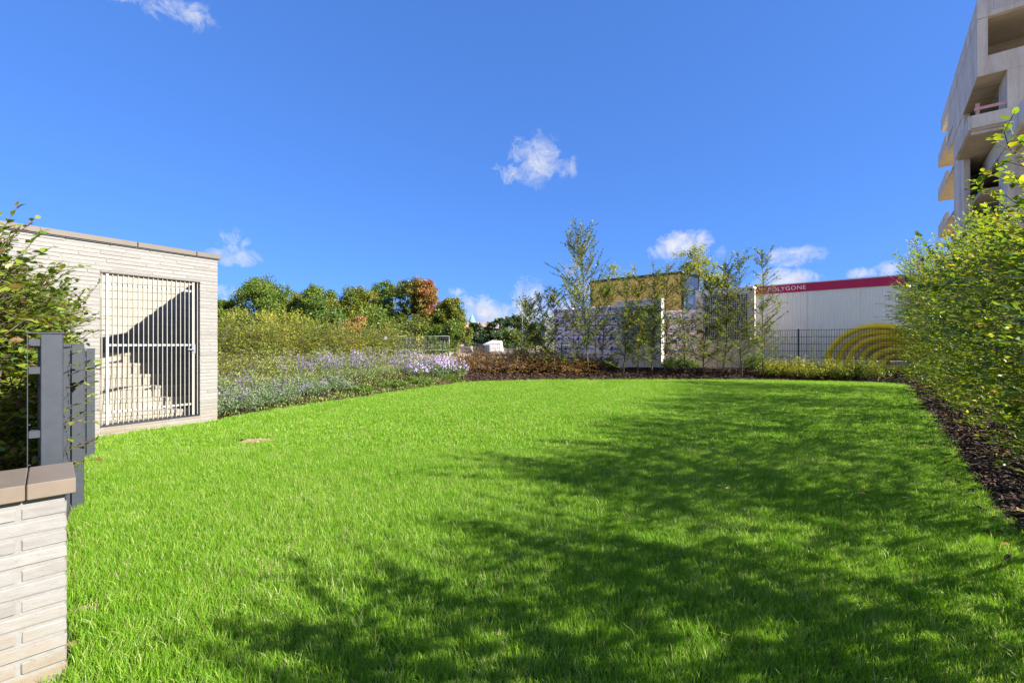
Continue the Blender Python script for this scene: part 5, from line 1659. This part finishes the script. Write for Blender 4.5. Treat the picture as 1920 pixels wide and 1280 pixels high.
# front of the top storey round the big opening
cbox('front_pier', 'concrete_warm', -.004, .25, .0, .36, Z0 + .9, Z1 - .95)
cbox('front_sill', 'concrete_warm', -.012, .25, .0, 9, Z0, Z0 + .42)
for b0, b1 in ((0, 1.6), (1.61, 3.8), (3.81, 6.2), (6.21, 9)):
    cbox('front_sill', 'concrete_warm', -.004, .25, b0, b1, Z0 + .425, Z0 + .895)
cbox('front_lintel', 'concrete_warm', -.012, .25, .0, 9, Z1 - .93, Z1 - .70)
for b0, b1 in ((0, .55), (.56, 2.7), (2.71, 5.4), (5.41, 9)):
    cbox('front_lintel', 'concrete', -.004, .25, b0, b1, Z1 - .695, Z1)
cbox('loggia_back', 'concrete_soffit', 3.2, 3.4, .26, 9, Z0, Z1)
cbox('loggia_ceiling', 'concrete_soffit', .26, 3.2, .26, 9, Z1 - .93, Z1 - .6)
cbox('loggia_floor', 'concrete', .26, 11.2, .26, 9, Z0 + .003, Z0 + .25)
cbox('roof', 'concrete', .26, 11.2, .26, 9, Z1 - .35, Z1 - .05)
cbox('rear_wall', 'concrete', 11.0, 11.19, .26, 9, Z0 + .26, Z1 - .36)
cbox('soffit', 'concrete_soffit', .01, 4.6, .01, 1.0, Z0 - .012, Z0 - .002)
for x in (1.5, 3.0):
    cbox('soffit_joint', 'cabin_dark', x, x + .03, .01, 1.0, Z0 - .016, Z0 - .013)
cbox('roof_soffit', 'concrete_soffit', 11.21, 14.95, .225, 2.8, Z1 - .93, Z1 - .7)
# wall below, with a tall dark opening
cbox('lower_side_wall', 'concrete', 5.1, 8.6, .04, .30, 0, Z0 - .003)
cbox('end_wall', 'concrete_warm', 4.6, 5.098, .04, .30, 0, Z0 - .003)
cbox('inner_wall', 'concrete_soffit', .2, 8.58, 1.9, 2.1, 0, Z0 - .003)
cbox('rear_lower_wall', 'concrete', 8.3, 8.59, .302, 9, 0, Z0 - .003)
for z in (3.2, 6.1, 9.0, 11.75):
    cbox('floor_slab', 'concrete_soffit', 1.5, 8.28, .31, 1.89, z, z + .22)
cbox('front_wall', 'concrete_warm', -.002, .20, 1.0, 9, 0, Z0 - .004)
cbox('return_wall', 'concrete', .21, 1.9, 1.0, 1.2, 0, Z0 - .004)
# far balconies that stick out past the end
for zf in (15.05, 12.45, 9.6):
    bal = cbox('balcony', 'concrete_soffit', 8.61, 17.0, .0, 2.4, zf, zf + .2)
    cbox('parapet', 'concrete', 12.1, 17.0, -.004, .16, zf + .003, zf + .93, bal)
    cbox('parapet', 'concrete', 16.84, 17.003, .165, 2.4, zf + .205, zf + .93, bal)
# corner balcony with boarded railing
bal = cbox('balcony', 'concrete_soffit', .0, 4.5, -.22, 1.25, 11.72, 11.9)
cbox('parapet', 'concrete', -.05, 4.5, -.32, -.225, 11.80, 12.46, bal)
cbox('parapet', 'concrete_warm', -.06, .08, -.222, 1.32, 11.86, 12.47, bal)
cbox('slab_edge', 'concrete_warm', .10, .20, -.2, 1.30, 11.60, 11.72, bal)
rl = thing('board_railing', 'pinkish temporary timber railing on the corner balcony of the concrete block', 'railing', (CO[0], CO[1], 0), aang)
for b in (-.05, 1.05):
    cbox('post', 'pine_board', .085, .13, b, b + .14, 12.3, 13.05, rl)
cbox('board', 'pine_board', .055, .082, -.1, 1.35, 12.72, 12.86, rl)
cbox('post', 'pine_board', 1.3, 1.38, -.20, -.12, 12.3, 13.0, rl)
# long balcony nearer to the camera
bal = cbox('balcony', 'concrete_soffit', -3.95, 9.4, 1.05, 4.5, 10.72, 10.92, label='long lower balcony running diagonally')
cbox('parapet', 'concrete', -4.0, .9, .92, 1.045, 10.70, 11.6, bal)
cbox('parapet', 'concrete', .912, 5.2, .92, 1.045, 10.70, 11.6, bal)
cbox('parapet', 'concrete', 5.212, 9.4, .92, 1.045, 10.70, 11.6, bal)
cbox('parapet', 'concrete_warm', -4.1, -3.96, .915, 4.5, 10.69, 11.61, bal)
# recessed bays under the long balcony
for (a0, a1) in ((.9, 1.3), (2.6, 2.9), (4.0, 4.3)):
    cbox('pillar', 'concrete_warm', a0, a1, 1.5, 1.88, 0, 10.7)
cbox('near_wing_wall', 'concrete', -1.9, -.02, 1.9, 9, 0, 10.70)
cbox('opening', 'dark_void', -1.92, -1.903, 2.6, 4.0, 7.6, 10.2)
